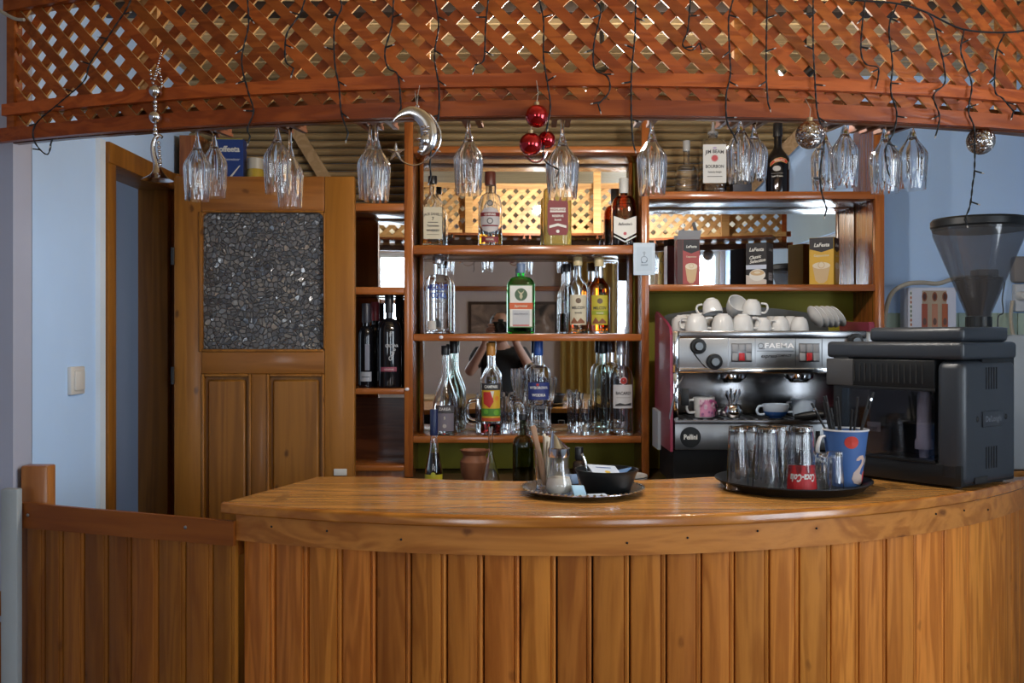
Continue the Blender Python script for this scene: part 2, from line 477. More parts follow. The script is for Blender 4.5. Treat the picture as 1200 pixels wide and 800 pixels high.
# pine ceiling boards over the bar and bamboo-like slats on the wall behind the shelves
yb_ = 1.9
while yb_ < 3.88:
    bm = BM(); w_ = 0.108
    prism(bm, [(-w_ / 2 + .001, .018), (-w_ / 2 + .001, .006), (-w_ / 2 + .006, 0), (w_ / 2 - .006, 0), (w_ / 2 - .001, .006), (w_ / 2 - .001, .018)], XW, 2.15, 'X')
    mk('ceiling_board', bm, CEILM, ceiling, loc=(0, min(yb_ + w_ / 2, 3.84), CEIL))
    yb_ += w_ + .004
for yy in (2.35, 3.05):
    bm = BM(); bx(bm, XW, 2.15, yy - .03, yy + .03, CEIL - .035, CEIL, .004); mk('ceiling_beam', bm, mat('dark_beam', (.035, .022, .014), .6), ceiling)
CLAD_Y = 3.86
def clad_right(z): return 0.866 + (z - CZ - .53) * .98
slat_p = None
SLATM = wood('bamboo_slat', (0.38, 0.28, 0.15), (0.23, 0.16, 0.078), 'X', 0.7, 0.5, tint=0.22, knots=0.3)
pitch = 9.0 * CLAD_Y / F
nz_ = int((1.02 - .44) / pitch) + 1
for k in range(nz_):
    z = CZ + .44 + (k + .5) * pitch
    hw = pitch * .5 * .93
    bm = BM()
    sec = [(-hw, .034), (-hw * .85, .016), (-hw * .45, .004), (0, 0), (hw * .45, .004), (hw * .85, .016), (hw, .034)]
    L_, R_ = [], []
    for s_, h in sec:
        L_.append(bm.verts.new((XW, h, s_))); R_.append(bm.verts.new((min(clad_right(z + s_), 1.33), h, s_)))
    for i in range(len(sec) - 1): bm.faces.new((L_[i], R_[i], R_[i + 1], L_[i + 1]))
    bm.faces.new(L_); bm.faces.new(R_[::-1])
    mk('slat', bm, SLATM, wall_back, loc=(0, CLAD_Y, z))
def wall_batten(p0, p1, w, m):
    d = Vector((p1[0] - p0[0], p1[1] - p0[1])); n = Vector((-d.y, d.x)).normalized() * w / 2
    bm = BM(); prism(bm, [(p0[0] + n.x, p0[1] + n.y), (p0[0] - n.x, p0[1] - n.y), (p1[0] - n.x, p1[1] - n.y), (p1[0] + n.x, p1[1] + n.y)], CLAD_Y - .022, CLAD_Y - .001, 'Y')
    mk('batten', bm, m, wall_back, smooth=False)
wall_batten((clad_right(CZ + .45), CZ + .45), (clad_right(CZ + .95), CZ + .95), .05, RAFTER)
wall_batten((PX(384, 3.84), PZ(214, 3.84)), (PX(325, 3.84), PZ(118, 3.84)), .045, RAFTER)
# green tiles on the back wall behind the coffee machine
TILE = mat('sage_tile', (0.38, 0.48, 0.40), 0.18, vary=0.08)
tz = PZ(366, 3.89)
for i in range(11):
    for j in range(2):
        x0 = 1.36 + i * 0.077
        bm = BM(); bx(bm, 0, 0.075, 3.888, 3.90, 0, 0.095, 0.002, 1)
        mk('tile', bm, TILE, wall_back, loc=(x0, 0, tz - 0.097 * (j + 1)))
# door frame in the left wall: lining, near casing, head
bm = BM()
bx(bm, XW - 0.105, XW + 0.004, 3.612, 3.652, 0, CZ + 0.545, 0.003)        # far jamb, turned to us
bx(bm, XW - 0.02, XW + 0.032, 3.648, 3.70, 0, CZ + 0.60, 0.004)           # far casing
bx(bm, XW + 0.0, XW + 0.020, 3.045, 3.105, 0, CZ + 0.536, 0.004)           # near casing
bx(bm, XW - 0.105, XW + 0.002, 3.062, 3.10, 0, CZ + 0.545, 0.003)         # near jamb
bx(bm, XW - 0.105, XW + 0.022, 3.05, 3.70, CZ + 0.535, CZ + 0.60, 0.004)  # head
struct('door_1', bm, DOORW)

BAREPINE = wood('bare_pine', (0.56, 0.33, 0.13), (0.40, 0.21, 0.075), 'X', 0.8, 0.5, tint=0.2, knots=0.3)
RACKW = wood('rack_wood', (0.16, 0.045, 0.012), (0.09, 0.025, 0.008), 'X', 0.8, 0.35, coat=.3, tint=0.2, knots=0.3)
# ------------------------------------------------------------------ curved lattice canopy with the glass rack
LCX, LCY, LR = 0.15, 5.5, 3.4
def on_arc(s, z, r, cx=LCX, cy=LCY, R=LR):
    a = s / R
    return Vector((cx + r * math.sin(a), cy - r * math.cos(a), z))
def arc_band(bm, s0, s1, r0, r1, z0, z1, n=40, cx=LCX, cy=LCY, R=LR):
    prev = None
    for k in range(n + 1):
        s = s0 + (s1 - s0) * k / n
        q = [bm.verts.new(on_arc(s, z, r, cx, cy, R)) for r, z in ((r1, z0), (r1, z1), (r0, z1), (r0, z0))]
        if prev:
            for i in range(4): bm.faces.new((prev[i], prev[(i + 1) % 4], q[(i + 1) % 4], q[i]))
        else: bm.faces.new(q)
        prev = q
    bm.faces.new(prev[::-1])
    return bm
def arc_y(x, cx=LCX, cy=LCY, R=LR): return cy - math.sqrt(R * R - (x - cx) ** 2)
S0, S1 = -1.385, 1.315
ZB, ZT = CZ + 0.463, CZ + 0.80
canopy = thing('lattice_canopy', 'curved red-stained wooden lattice canopy hanging over the bar with a glass rack behind it', 'lattice canopy', (LCX, arc_y(LCX), ZB))
CO = Vector((LCX, arc_y(LCX), ZB))
def cmk(name, bm, m, parent=canopy, off=CO, **kw):
    for v in bm.verts: v.co -= off
    return mk(name, bm, m, parent, **kw)
cmk('rail', arc_band(BM(), S0 - 0.03, S1 + 0.03, LR + 0.006, LR + 0.024, ZB, ZB + 0.032), LATTICE)
cmk('rail', arc_band(BM(), S0 - 0.005, S1 + 0.02, LR + 0.006, LR + 0.022, CZ + 0.525, CZ + 0.552), LATTICE)
cmk('rail', arc_band(BM(), S0, S1, LR + 0.006, LR + 0.022, CZ + 0.772, CZ + 0.80), LATTICE)
cmk('back_rail', arc_band(BM(), S0, S1, LR - 0.024, LR - 0.006, ZB, ZB + 0.03), RACKW)
cmk('back_rail', arc_band(BM(), S0, S1, LR - 0.024, LR - 0.006, CZ + 0.772, CZ + 0.80), BAREPINE)
cmk('back_rail', arc_band(BM(), S0, S1, LR - 0.022, LR - 0.0065, CZ + 0.525, CZ + 0.548), BAREPINE)
for s in (S0 + 0.012, S1 - 0.012):
    cmk('end_stile', arc_band(BM(), s - 0.012, s + 0.012, LR - 0.012, LR + 0.012, ZB + 0.03, ZT, 2), LATTICE)
H_ = ZT - ZB
def lattice_slat(sm, dirn, r):
    """a thin bent slat crossing the band at 45 degrees; sm is where it meets the band's middle"""
    w = 0.0115; bm = BM(); prev = None; n = 7
    t0, t1 = -H_ / 2 + .010, H_ / 2 - .010
    lo, hi = S0 + 0.01, S1 - 0.01
    # clip against the ends
    a, b = sorted(((lo - sm) * dirn, (hi - sm) * dirn))
    t0, t1 = max(t0, a), min(t1, b)
    if t1 - t0 < 0.03: return
    for k in range(n + 1):
        t = t0 + (t1 - t0) * k / n
        q = []
        for sg in (-1, 1):
            for rr in (r - 0.003, r + 0.003):
                q.append(bm.verts.new(on_arc(sm + dirn * t + sg * w * 0.7071, ZB + H_ / 2 + t - dirn * sg * w * 0.7071, rr)))
        q = [q[0], q[1], q[3], q[2]]
        if prev:
            for i in range(4): bm.faces.new((prev[i], prev[(i + 1) % 4], q[(i + 1) % 4], q[i])).material_index = 0 if i == 1 else 1
        else: bm.faces.new(q)
        prev = q
    bm.faces.new(prev[::-1])
    cmk('slat', bm, [LATTICE, BAREPINE])   # stained on the face only
sp = 0.0645
n = int((S1 - S0 + H_) / sp) + 1
for k in range(n):
    s = S0 - H_ / 2 + 0.01 + k * sp
    lattice_slat(s + random.uniform(-.002, .002), -1, LR + 0.0032)
    lattice_slat(s + random.uniform(-.002, .002), 1, LR - 0.0032)
cmk('rack_board', arc_band(BM(), S0 + 0.2, S1 - 0.05, LR - 0.20, LR - 0.026, CZ + 0.505, CZ + 0.517), RACKW)
for s in (-1.0, -0.35, 0.35, 1.0):
    bm = BM(); p = on_arc(s, 0, LR - 0.03)
    bx(bm, p.x - 0.02, p.x + 0.02, p.y - 0.012, p.y + 0.012, CZ + 0.517, CEIL)
    cmk('hanger', bm, BAREPINE, smooth=False)

# ------------------------------------------------------------------ the bar
BCX, BR = 0.10, 1.70
BCY = 2.095 + BR
def bar_y(x, r=BR): 
    t = r * r - (x - BCX) ** 2
    return BCY - math.sqrt(t) if t > 0 else BCY
TOP = CZ - 0.377
XL, XR = -0.657, 1.52
bar = thing('bar_counter', 'long curved pine bar counter clad in upright varnished planks', 'bar counter', (BCX, 2.095, 0))
BO = Vector((BCX, 2.095, 0))
def bmk(name, bm, m, parent=bar, **kw): return cmk(name, bm, m, parent, BO, **kw)
def back_y(x):
    yb = bar_y(x, 1.19) if abs(x - BCX) < 0.80 else bar_y(BCX + math.copysign(0.80, x - BCX), 1.19) + (abs(x - BCX) - 0.80) * 0.25
    if x < -0.50: yb = 2.255 + (x - XL) / (-0.50 - XL) * (yb - 2.255)   # end cut on the skew
    return yb
# worktop boards
xs = [XL + (XR - XL) * k / 70 for k in range(71)]
edges = [2.0, 2.19, 2.29, 2.385, 2.48, 2.58, 2.69, 2.80, 3.3]
outline = [(x, bar_y(x) + .001) for x in xs] + [(x, back_y(x)) for x in reversed(xs) if x > -0.50] + [(-0.50, back_y(-0.4999))]
for ya, yb in zip(edges, edges[1:]):
    bm = BM(); bm.faces.new([bm.verts.new((x, y, TOP)) for x, y in outline])
    for yy, no in ((ya + .0005, -1), (yb - .0005, 1)):
        bmesh.ops.bisect_plane(bm, geom=bm.verts[:] + bm.edges[:] + bm.faces[:], plane_co=(0, yy, TOP), plane_no=(0, no, 0), clear_outer=True)
    if not bm.faces: bm.free(); continue
    r = bmesh.ops.extrude_face_region(bm, geom=bm.faces[:])
    for v in r['geom']:
        if isinstance(v, bmesh.types.BMVert): v.co.z -= .022
    bmk('worktop_board', bm, COUNTER, smooth=False)
sA = BR * math.asin((XL - BCX) / BR); sB = BR * math.asin((XR - BCX) / BR)
kw = dict(cx=BCX, cy=BCY, R=BR)
EDGE = wood('edge_varnish', (0.50, 0.19, 0.030), (0.30, 0.095, 0.013), 'X', 0.5, 0.22, coat=0.6, tint=0.05, knots=0.6, bump=0.08)
prof = [(BR - .008, TOP - .024), (BR + .004, TOP - .024), (BR + .0065, TOP - .021), (BR + .0065, TOP - .007), (BR + .004, TOP - .002), (BR - .001, TOP + .0006), (BR - .008, TOP + .0008)]
bm = BM(); prev = None
for k in range(91):
    q = [bm.verts.new(on_arc(sA - .004 + (sB - sA + .004) * k / 90, z, r, BCX, BCY, BR)) for r, z in prof]
    if prev:
        for i in range(len(q)): bm.faces.new((prev[i], prev[(i + 1) % len(q)], q[(i + 1) % len(q)], q[i]))
    else: bm.faces.new(q)
    prev = q
bm.faces.new(prev[::-1]); bmk('edge_band', bm, EDGE)
bm = arc_band(BM(), sA + 0.028, sB, BR - 0.035, BR - 0.008, TOP - 0.085, TOP - 0.022, 60, **kw); bmk('apron', bm, APRON)
bm = arc_band(BM(), sA + 0.028, sB, BR - 0.068, BR - 0.045, 0.03, TOP - 0.022, 60, **kw); bmk('backing', bm, BLACKM)
bm = arc_band(BM(), sA + 0.03, sB, BR - 0.030, BR - 0.016, 0.0, 0.08, 60, **kw); bmk('kick_board', bm, APRON)
for px_, py_ in ((318, 617), (383, 622), (806, 630), (888, 622), (957, 619), (1097, 602), (1130, 598), (1158, 597), (470, 632), (735, 636)):
    k_ = (px_ - 600) / F; rn_ = BR - .007
    a_, b_, c_ = k_ * k_ + 1, -2 * (k_ * BCX + BCY), BCX ** 2 + BCY ** 2 - rn_ ** 2
    y_ = (-b_ - math.sqrt(b_ * b_ - 4 * a_ * c_)) / (2 * a_)
    bm = BM(); ball(bm, (k_ * y_, y_, PZ(py_, y_)), .0026, 8, 6); bmk('nail', bm, BLACKM)
PB = [285, 322, 361, 401, 441, 482, 524, 567, 610, 653, 695, 739, 782, 823, 862, 903, 938, 975, 1008, 1040, 1075, 1108, 1137, 1164, 1187]
RP = BR - 0.026
def ray_arc(px):
    k = (px - 600) / F        # x = k*y on the circle of the planks
    a, b, c = k * k + 1, -2 * (k * BCX + BCY), BCX ** 2 + BCY ** 2 - RP ** 2
    y = (-b - math.sqrt(b * b - 4 * a * c)) / (2 * a)
    return BR * math.asin((k * y - BCX) / RP)
PS = [ray_arc(p) for p in PB]
while PS[-1] + .077 < sB: PS.append(PS[-1] + .077)
for s0, s1 in zip(PS, PS[1:]):
    g = 0.0016; bd = 0.0055
    A = on_arc(s0 + g, 0, RP, **kw); B = on_arc(s1 - g, 0, RP, **kw)
    mid = (A + B) / 2; d = (B - A); L_ = d.length; ang = math.atan2(d.y, d.x)
    jut = random.uniform(-0.0012, 0.0012)
    h = L_ / 2
    # section: flat face, a bead along one edge, tongue behind
    sec = [(-h, 0.014), (-h, 0.003), (-h + 0.004, 0.0), (h - 0.0135, 0.0), (h - 0.0120, 0.0045), (h - 0.0105, 0.0012), (h - 0.006, -0.0005), (h - 0.002, 0.002), (h - .001, 0.008), (h, 0.014)]
    bm = BM(); prism(bm, [(x, y + jut) for x, y in sec], 0.0, TOP - 0.075 - 0.03)
    o = mk('plank', bm, PLANK, bar, loc=(mid.x - BO.x, mid.y - BO.y, 0.03), rot=(0, 0, ang))
# a swinging gate closes the bar on the left
gx0, gy0, gx1, gy1 = -1.222, 2.485, -0.632, 2.272
gang = math.atan2(gy1 - gy0, gx1 - gx0); GL = math.hypot(gx1 - gx0, gy1 - gy0)
gate = thing('bar_gate', 'low swinging gate of dark varnished planks left of the bar counter', 'gate', (gx0, gy0, 0), gang)
GB = [30, 52, 73, 98, 126, 153, 185, 217, 249, 281]
def gate_u(px):
    k = (px - 600) / F
    ca, sa = math.cos(gang), math.sin(gang)
    return (k * gy0 - gx0) / (ca - k * sa)
gus = [max(0, gate_u(p)) for p in GB]; gus[-1] = GL
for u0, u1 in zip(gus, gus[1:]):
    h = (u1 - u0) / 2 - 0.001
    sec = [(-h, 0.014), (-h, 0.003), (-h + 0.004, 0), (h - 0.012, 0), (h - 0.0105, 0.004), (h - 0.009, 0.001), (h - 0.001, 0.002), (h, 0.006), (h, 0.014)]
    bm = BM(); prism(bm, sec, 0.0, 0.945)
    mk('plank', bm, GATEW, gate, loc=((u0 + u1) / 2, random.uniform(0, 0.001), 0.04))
bm = BM()
zl, zr = CZ - 0.411, CZ - 0.418
vsq = [(0, zl), (GL + 0.004, zr), (GL + 0.004, zr - 0.056), (0, zl - 0.062)]
prism(bm, vsq, -0.012, 0.0, 'Y'); mk('rail', bm, GATER, gate, smooth=False)
bm = BM(); bx(bm, 0, GL, 0.014, 0.034, CZ - 0.50, CZ - 0.43); bx(bm, 0, GL, 0.014, 0.034, 0.1, 0.17); mk('brace', bm, GATER, gate, smooth=False)
for u, v in ((0.03, -0.44), (0.5, -0.44)):
    bm = BM(); ball(bm, (u, -0.0125, CZ + v), 0.0045, 10, 6, (1, .4, 1)); mk('screw', bm, STEEL, gate)
# post behind the gate and painted board in front of the wall
bm = BM(); bx(bm, -1.242, -1.172, 2.515, 2.56, 0, CZ - 0.325, 0.005)
tag(mk('gate_post', bm, wood('post_varnish', (0.33, 0.12, 0.03), (0.24, 0.075, 0.018), 'Z', 0.5, 0.4, coat=0.3)), 'short brown post standing behind the left end of the bar gate', 'post')
bm = BM(); bx(bm, -1.252, -1.211, 2.436, 2.464, 0, CZ - 0.372, 0.004)
tag(mk('painted_board', bm, mat('worn_white_paint', (0.34, 0.38, 0.40), 0.7, bump=0.4, bscale=12, vary=0.25)), 'narrow white-painted upright board with worn edge at the wall corner', 'board')
for zc in (PZ(707, 2.49), PZ(748, 2.49)):
    bm = BM(); bx(bm, -1.36, -1.272, 2.482, 2.499, zc - 0.03 if zc > PZ(720, 2.49) else zc - 0.12, zc + 0.03 if zc > PZ(720, 2.49) else zc + 0.04, 0.003)
    tag(mk('wooden_cleat', bm, GATER), 'upper short brown cleat on the wall at the left picture edge' if zc > PZ(720, 2.49) else 'lower brown cleat on the wall at the left picture edge', 'cleat')

# ------------------------------------------------------------------ the shelf unit with its mirrors
SF, SBK = 3.55, 3.77            # front and mirror plane
unit = thing('bar_shelf_unit', 'tall varnished back-bar shelf unit in three bays with mirrors behind the shelves', 'shelf unit', (0, SF, 0))
UO = Vector((0, SF, 0))
def umk(name, bm, m, parent=unit, **kw): return cmk(name, bm, m, parent, UO, **kw)
def X(px): return PX(px, SF)
def Z(py): return PZ(py, SF)
BASE = CZ - 0.50
ZTOP = CZ + 0.775
def post(px0, px1, z0, z1, nm='post'):
    bm = BM(); bx(bm, X(px0), X(px1), SF, SF + 0.035, z0, z1, 0.004); umk(nm, bm, SHELFZ)
def side(px0, px1, z0, z1):
    bm = BM(); bx(bm, X(px0), X(px1), SF + 0.035, SBK + 0.02, z0, z1, 0.001); umk('side_panel', bm, SHELFZ, smooth=False)
bm = BM(); bx(bm, X(196.5), X(222), SF + 0.12, SBK + 0.02, 0, ZTOP - 0.03, 0.003); umk('side_panel', bm, SHELFZ)
post(473.5, 484, BASE, ZTOP); side(475, 483, BASE, ZTOP)
post(752, 761, BASE, ZTOP); side(753, 760, BASE, ZTOP)
post(1026, 1037, 0.0, ZTOP); side(1027, 1036, 0.0, ZTOP)
def shelf(px0, px1, ytop, ybot, y1=SBK, nm='shelf'):
    bm = BM(); bx(bm, X(px0), X(px1), SF + 0.001, y1, Z(ybot), Z(ytop), 0.003); return umk(nm, bm, SHELF)
for yt, yb in ((171, 179), (287, 297.5), (391, 399.5), (511, 519)): shelf(484, 752, yt, yb)
for yt, yb in ((224, 233), (333, 341)): shelf(761, 1026, yt, yb)
for yt, yb in ((238, 247), (336, 345), (455, 462), (545, 552)): shelf(222, 473.5, yt, yb)
ZS = {'c0': Z(171), 'c1': Z(287), 'c2': Z(391), 'c3': Z(511), 'r1': Z(224), 'r2': Z(333), 'l0': Z(238), 'l3': Z(455)}
def mirror(px0, px1, z0, z1, rx=0, rz=0):
    cx, cz = (X(px0) + X(px1)) / 2, (z0 + z1) / 2
    bm = BM(); hx, hz = (X(px1) - X(px0)) / 2, (z1 - z0) / 2
    bx(bm, -hx, hx, 0, 0.004, -hz, hz)
    mk('mirror', bm, MIRROR, unit, loc=(cx, SBK - SF + 0.0005, cz), rot=(rx, 0, rz), smooth=False)
mirror(490, 746, Z(511) + 0.0, Z(178), math.radians(0.59), math.radians(0.64))
mirror(226, 473, Z(470), Z(247))
mirror(763, 1025.5, Z(333), Z(233))
# mirror trim strips and board backs
for x in (488, 747):
    bm = BM(); bx(bm, X(x) - 0.007, X(x) + 0.007, SBK - 0.018, SBK - 0.002, Z(511), Z(178), 0.002); umk('mirror_trim', bm, SHELFZ)
bm = BM(); bx(bm, X(474), X(761), SBK + 0.022, SBK + 0.04, BASE, Z(171)); bx(bm, X(761), X(1036), SBK + 0.022, SBK + 0.04, BASE, Z(224))
umk('back_board', bm, OLIVE, smooth=False)
bm = BM(); bx(bm, X(205), X(474), SBK + 0.022, SBK + 0.04, BASE, Z(238)); umk('back_board', bm, RACKW, smooth=False)
bm = BM(); bx(bm, X(222), X(473), SF + .02, SBK + .02, 0, Z(552), .002); umk('plinth', bm, SHELFZ)
# small screws shining on the shelf edges
for px, py in ((517, 395), (477, 456), (508, 515)):
    bm = BM(); ball(bm, (X(px), SF - 0.001, Z(py)), 0.008, 10, 6, (1, .5, .8)); umk('shelf_stud', bm, mat('clear_stud', (0.7, 0.68, 0.7), 0.15))
# low back counter carrying the unit and the machine
bm = BM(); bx(bm, -.38, 1.42, 3.02, 3.50, BASE - 0.03, BASE - 0.004, 0.003); bx(bm, -.38, 1.42, 3.06, 3.50, 0.0, BASE - 0.03)
bx(bm, -.38, 1.29, 3.50, 3.89, 0.0, BASE - 0.004)
tag(mk('back_counter', bm, wood('dark_counter', (0.10, 0.055, 0.025), (0.06, 0.03, 0.014), 'X', 0.5, 0.4)), 'low dark counter behind the bar under the shelves and espresso machine', 'counter')

# ------------------------------------------------------------------ the open door in front of the left bay
DX0, DX1, DY = -1.168, -0.545, 3.44
DT = CZ + 0.556
door = thing('panelled_door', 'open pine door with a crackled glass pane and two lower panels', 'door', (DX0, DY, 0))
def dz(py): return PZ(py, DY)
def dx(px): return PX(px, DY) - DX0
DW = DX1 - DX0
def dbox(nm, x0, x1, z0, z1, y0=0.0, y1=0.04, m=DOORW, bev=0.004, parent=door):
    bm = BM(); bx(bm, x0, x1, y0, y1, z0, z1, bev); return mk(nm, bm, m, parent)
gx_0, gx_1, gz_0, gz_1 = dx(237), dx(379), dz(409), dz(249)
dbox('stile', 0, gx_0 - 0.004, 0.02, DT); dbox('stile', gx_1 + 0.003, DW, 0.02, DT)
dbox('rail', gx_0 - 0.004, gx_1 + 0.003, gz_1 + 0.003, DT, m=DOORX)
dbox('rail', gx_0 - 0.004, gx_1 + 0.003, dz(438), gz_0 - 0.003, m=DOORX)
dbox('rail', gx_0 - 0.004, gx_1 + 0.003, 0.02, 0.22, m=DOORX)
mx0, mx1 = dx(294), dx(312)
dbox('mullion', mx0, mx1, 0.22, dz(438))
for a, b in ((gx_0 - 0.004, mx0), (mx1, gx_1 + 0.003)):
    bm = BM()
    bx(bm, a, b, 0.016, 0.026, 0.22, dz(438)); bx(bm, a + 0.02, b - 0.02, 0.005, 0.018, 0.24, dz(438) - 0.02, 0.008, 1)
    mk('panel', bm, DOORW, door)
    mold = BM()
    for q in ((a, a + 0.010, 0.22, dz(438)), (b - 0.010, b, 0.22, dz(438)), (a + 0.01, b - 0.01, dz(438) - 0.010, dz(438))):
        bx(mold, q[0], q[1], -0.003, 0.016, q[2], q[3], 0.003, 1)
    mk('molding', mold, DOORW, door)
bm = BM()
for q in ((gx_0 - 0.013, gx_0, gz_0 - 0.01, gz_1 + 0.004), (gx_1, gx_1 + 0.006, gz_0, gz_1), (gx_0, gx_1, gz_1, gz_1 + 0.008), (gx_0, gx_1, gz_0 - 0.01, gz_0)):
    bx(bm, q[0], q[1], -0.004, 0.02, q[2], q[3], 0.004, 2)
for sx, sz, cx_, cz_ in ((1, -1, gx_0, gz_1), (-1, -1, gx_1, gz_1)):       # rounded upper corners
    prism(bm, [(cx_, cz_)] + [(cx_ + sx * (0.022 - 0.022 * math.cos(t * PI / 10)), cz_ + sz * (0.022 - 0.022 * math.sin(t * PI / 10))) for t in range(6)], -0.002, 0.02, 'Y')
mk('glazing_bead', bm, DOORW, door)
# crackled glass: relief of uneven flakes
CR = bpy.data.materials.new('crackled_glass'); CR.use_nodes = True
nt = CR.node_tree; b = nt.nodes['Principled BSDF']; Lk = nt.links.new
b.inputs['Base Color'].default_value = (0.20, 0.20, 0.205, 1); b.inputs['Roughness'].default_value = 0.14
b.inputs['Transmission Weight'].default_value = 0.35; b.inputs['Specular IOR Level'].default_value = 0.8
tc = node(nt, 'ShaderNodeTexCoord'); vo = node(nt, 'ShaderNodeTexVoronoi', Scale=62.0); vo.feature = 'F1'
ve = node(nt, 'ShaderNodeTexVoronoi', Scale=62.0); ve.feature = 'DISTANCE_TO_EDGE'
nz = node(nt, 'ShaderNodeTexNoise', Scale=9.0, Detail=3.0)
ad = node(nt, 'ShaderNodeMix', data_type='RGBA', blend_type='ADD'); ad.inputs[0].default_value = 0.035
Lk(tc.outputs['Object'], nz.inputs['Vector']); Lk(tc.outputs['Object'], ad.inputs[6]); Lk(nz.outputs['Color'], ad.inputs[7])
Lk(ad.outputs[2], vo.inputs['Vector']); Lk(ad.outputs[2], ve.inputs['Vector'])
# every flake is a tilted facet: height = (point - cell centre) . random direction
sb = node(nt, 'ShaderNodeVectorMath', operation='SUBTRACT'); Lk(ad.outputs[2], sb.inputs[0]); Lk(vo.outputs['Position'], sb.inputs[1])
rd = node(nt, 'ShaderNodeVectorMath', operation='SUBTRACT'); rd.inputs[1].default_value = (.5, .5, .5); Lk(vo.outputs['Color'], rd.inputs[0])
dt_ = node(nt, 'ShaderNodeVectorMath', operation='DOT_PRODUCT'); Lk(sb.outputs[0], dt_.inputs[0]); Lk(rd.outputs[0], dt_.inputs[1])
sm = node(nt, 'ShaderNodeMapRange'); sm.inputs[2].default_value = 0.10; sm.inputs[3].default_value = -.006; sm.inputs[4].default_value = 0; Lk(ve.outputs['Distance'], sm.inputs[0])
mm = node(nt, 'ShaderNodeMath', operation='ADD'); Lk(sm.outputs[0], mm.inputs[0])
m2 = node(nt, 'ShaderNodeMath', operation='MULTIPLY'); m2.inputs[1].default_value = 1.1; Lk(dt_.outputs['Value'], m2.inputs[0]); Lk(m2.outputs[0], mm.inputs[1])
bp = node(nt, 'ShaderNodeBump', Strength=1.0, Distance=1.0); Lk(mm.outputs[0], bp.inputs['Height']); Lk(bp.outputs['Normal'], b.inputs['Normal'])
bm = BM(); bx(bm, gx_0 - 0.002, gx_1 + 0.002, 0.014, 0.020, gz_0 - 0.005, gz_1 + 0.005)
mk('glass_pane', bm, CR, door, smooth=False)
for py in (300, 440):
    bm = BM(); tube(bm, [(-0.004, 0.0, dz(py) - 0.03), (-0.004, 0.0, dz(py) + 0.03)], 0.006, 10); mk('hinge', bm, BLACKM, door)
bm = BM(); bx(bm, DW - 0.07, DW - 0.025, -0.006, 0, dz(557), dz(549), 0.002); mk('catch_plate', bm, mat('white_metal', (0.6, 0.58, 0.55), 0.4), door)

# ------------------------------------------------------------------ bottles
def ring_pts(r, n, sq, sy, z, flat_):
    pts = []
    for k in range(n):
        a = 2 * PI * (k + 0.5) / n
        c, s = math.cos(a), math.sin(a)
        e = 2 + sq * 8
        q = (abs(c) ** e + abs(s) ** e) ** (-1 / e)
        pts.append(Vector((r * q * c, r * q * s * flat_, z)))
    return pts
def body(bm, prof, seg=28, square=None, flat_=1.0):
    """like a lathe, but a section may be squarish; prof rows are (radius, height), square gives one 0..1 value per row"""
    rings = []
    for i, (r, z) in enumerate(prof):
        if r < 1e-6: rings.append([bm.verts.new((0, 0, z))])
        else:
            sq = square[i] if square else 0.0
            f = 1 + (flat_ - 1) * (1 if not square else min(1, sq * 1.2 + (0.0 if sq > 0 else 0.0)))
            rings.append([bm.verts.new(p) for p in ring_pts(r, seg, sq, 1, z, f)])
    for a, b in zip(rings, rings[1:]):
        for k in range(seg):
            k2 = (k + 1) % seg
            if len(a) == 1 and len(b) == 1: break
            if len(a) == 1: bm.faces.new((a[0], b[k], b[k2]))
            elif len(b) == 1: bm.faces.new((a[k], a[k2], b[0]))
            else: bm.faces.new((a[k], a[k2], b[k2], b[k]))
    return bm
def bottle_profile(R, H, sh, nk, rn, style='round'):
    """outer outline from the foot to the mouth; sh, nk are heights of shoulder and neck as fractions of H"""
    p = [(R * 0.90, 0.0), (R * 0.98, 0.003), (R, 0.010), (R, sh * H)]
    n = 7
    for k in range(1, n + 1):
        t = k / n
        if style == 'round': f = math.sqrt(max(0, 1 - t ** 2.2)); z = sh + (nk - sh) * t
        elif style == 'slope': f = 0.5 + 0.5 * math.cos(PI * t); z = sh + (nk - sh) * t
        else: f = (1 - t); z = sh + (nk - sh) * t
        p.append((rn + (R - rn) * f, z * H))
    p += [(rn, (nk + (1 - nk) * 0.55) * H), (rn * 0.98, H - 0.008), (rn * 1.10, H - 0.006), (rn * 1.10, H)]
    return p
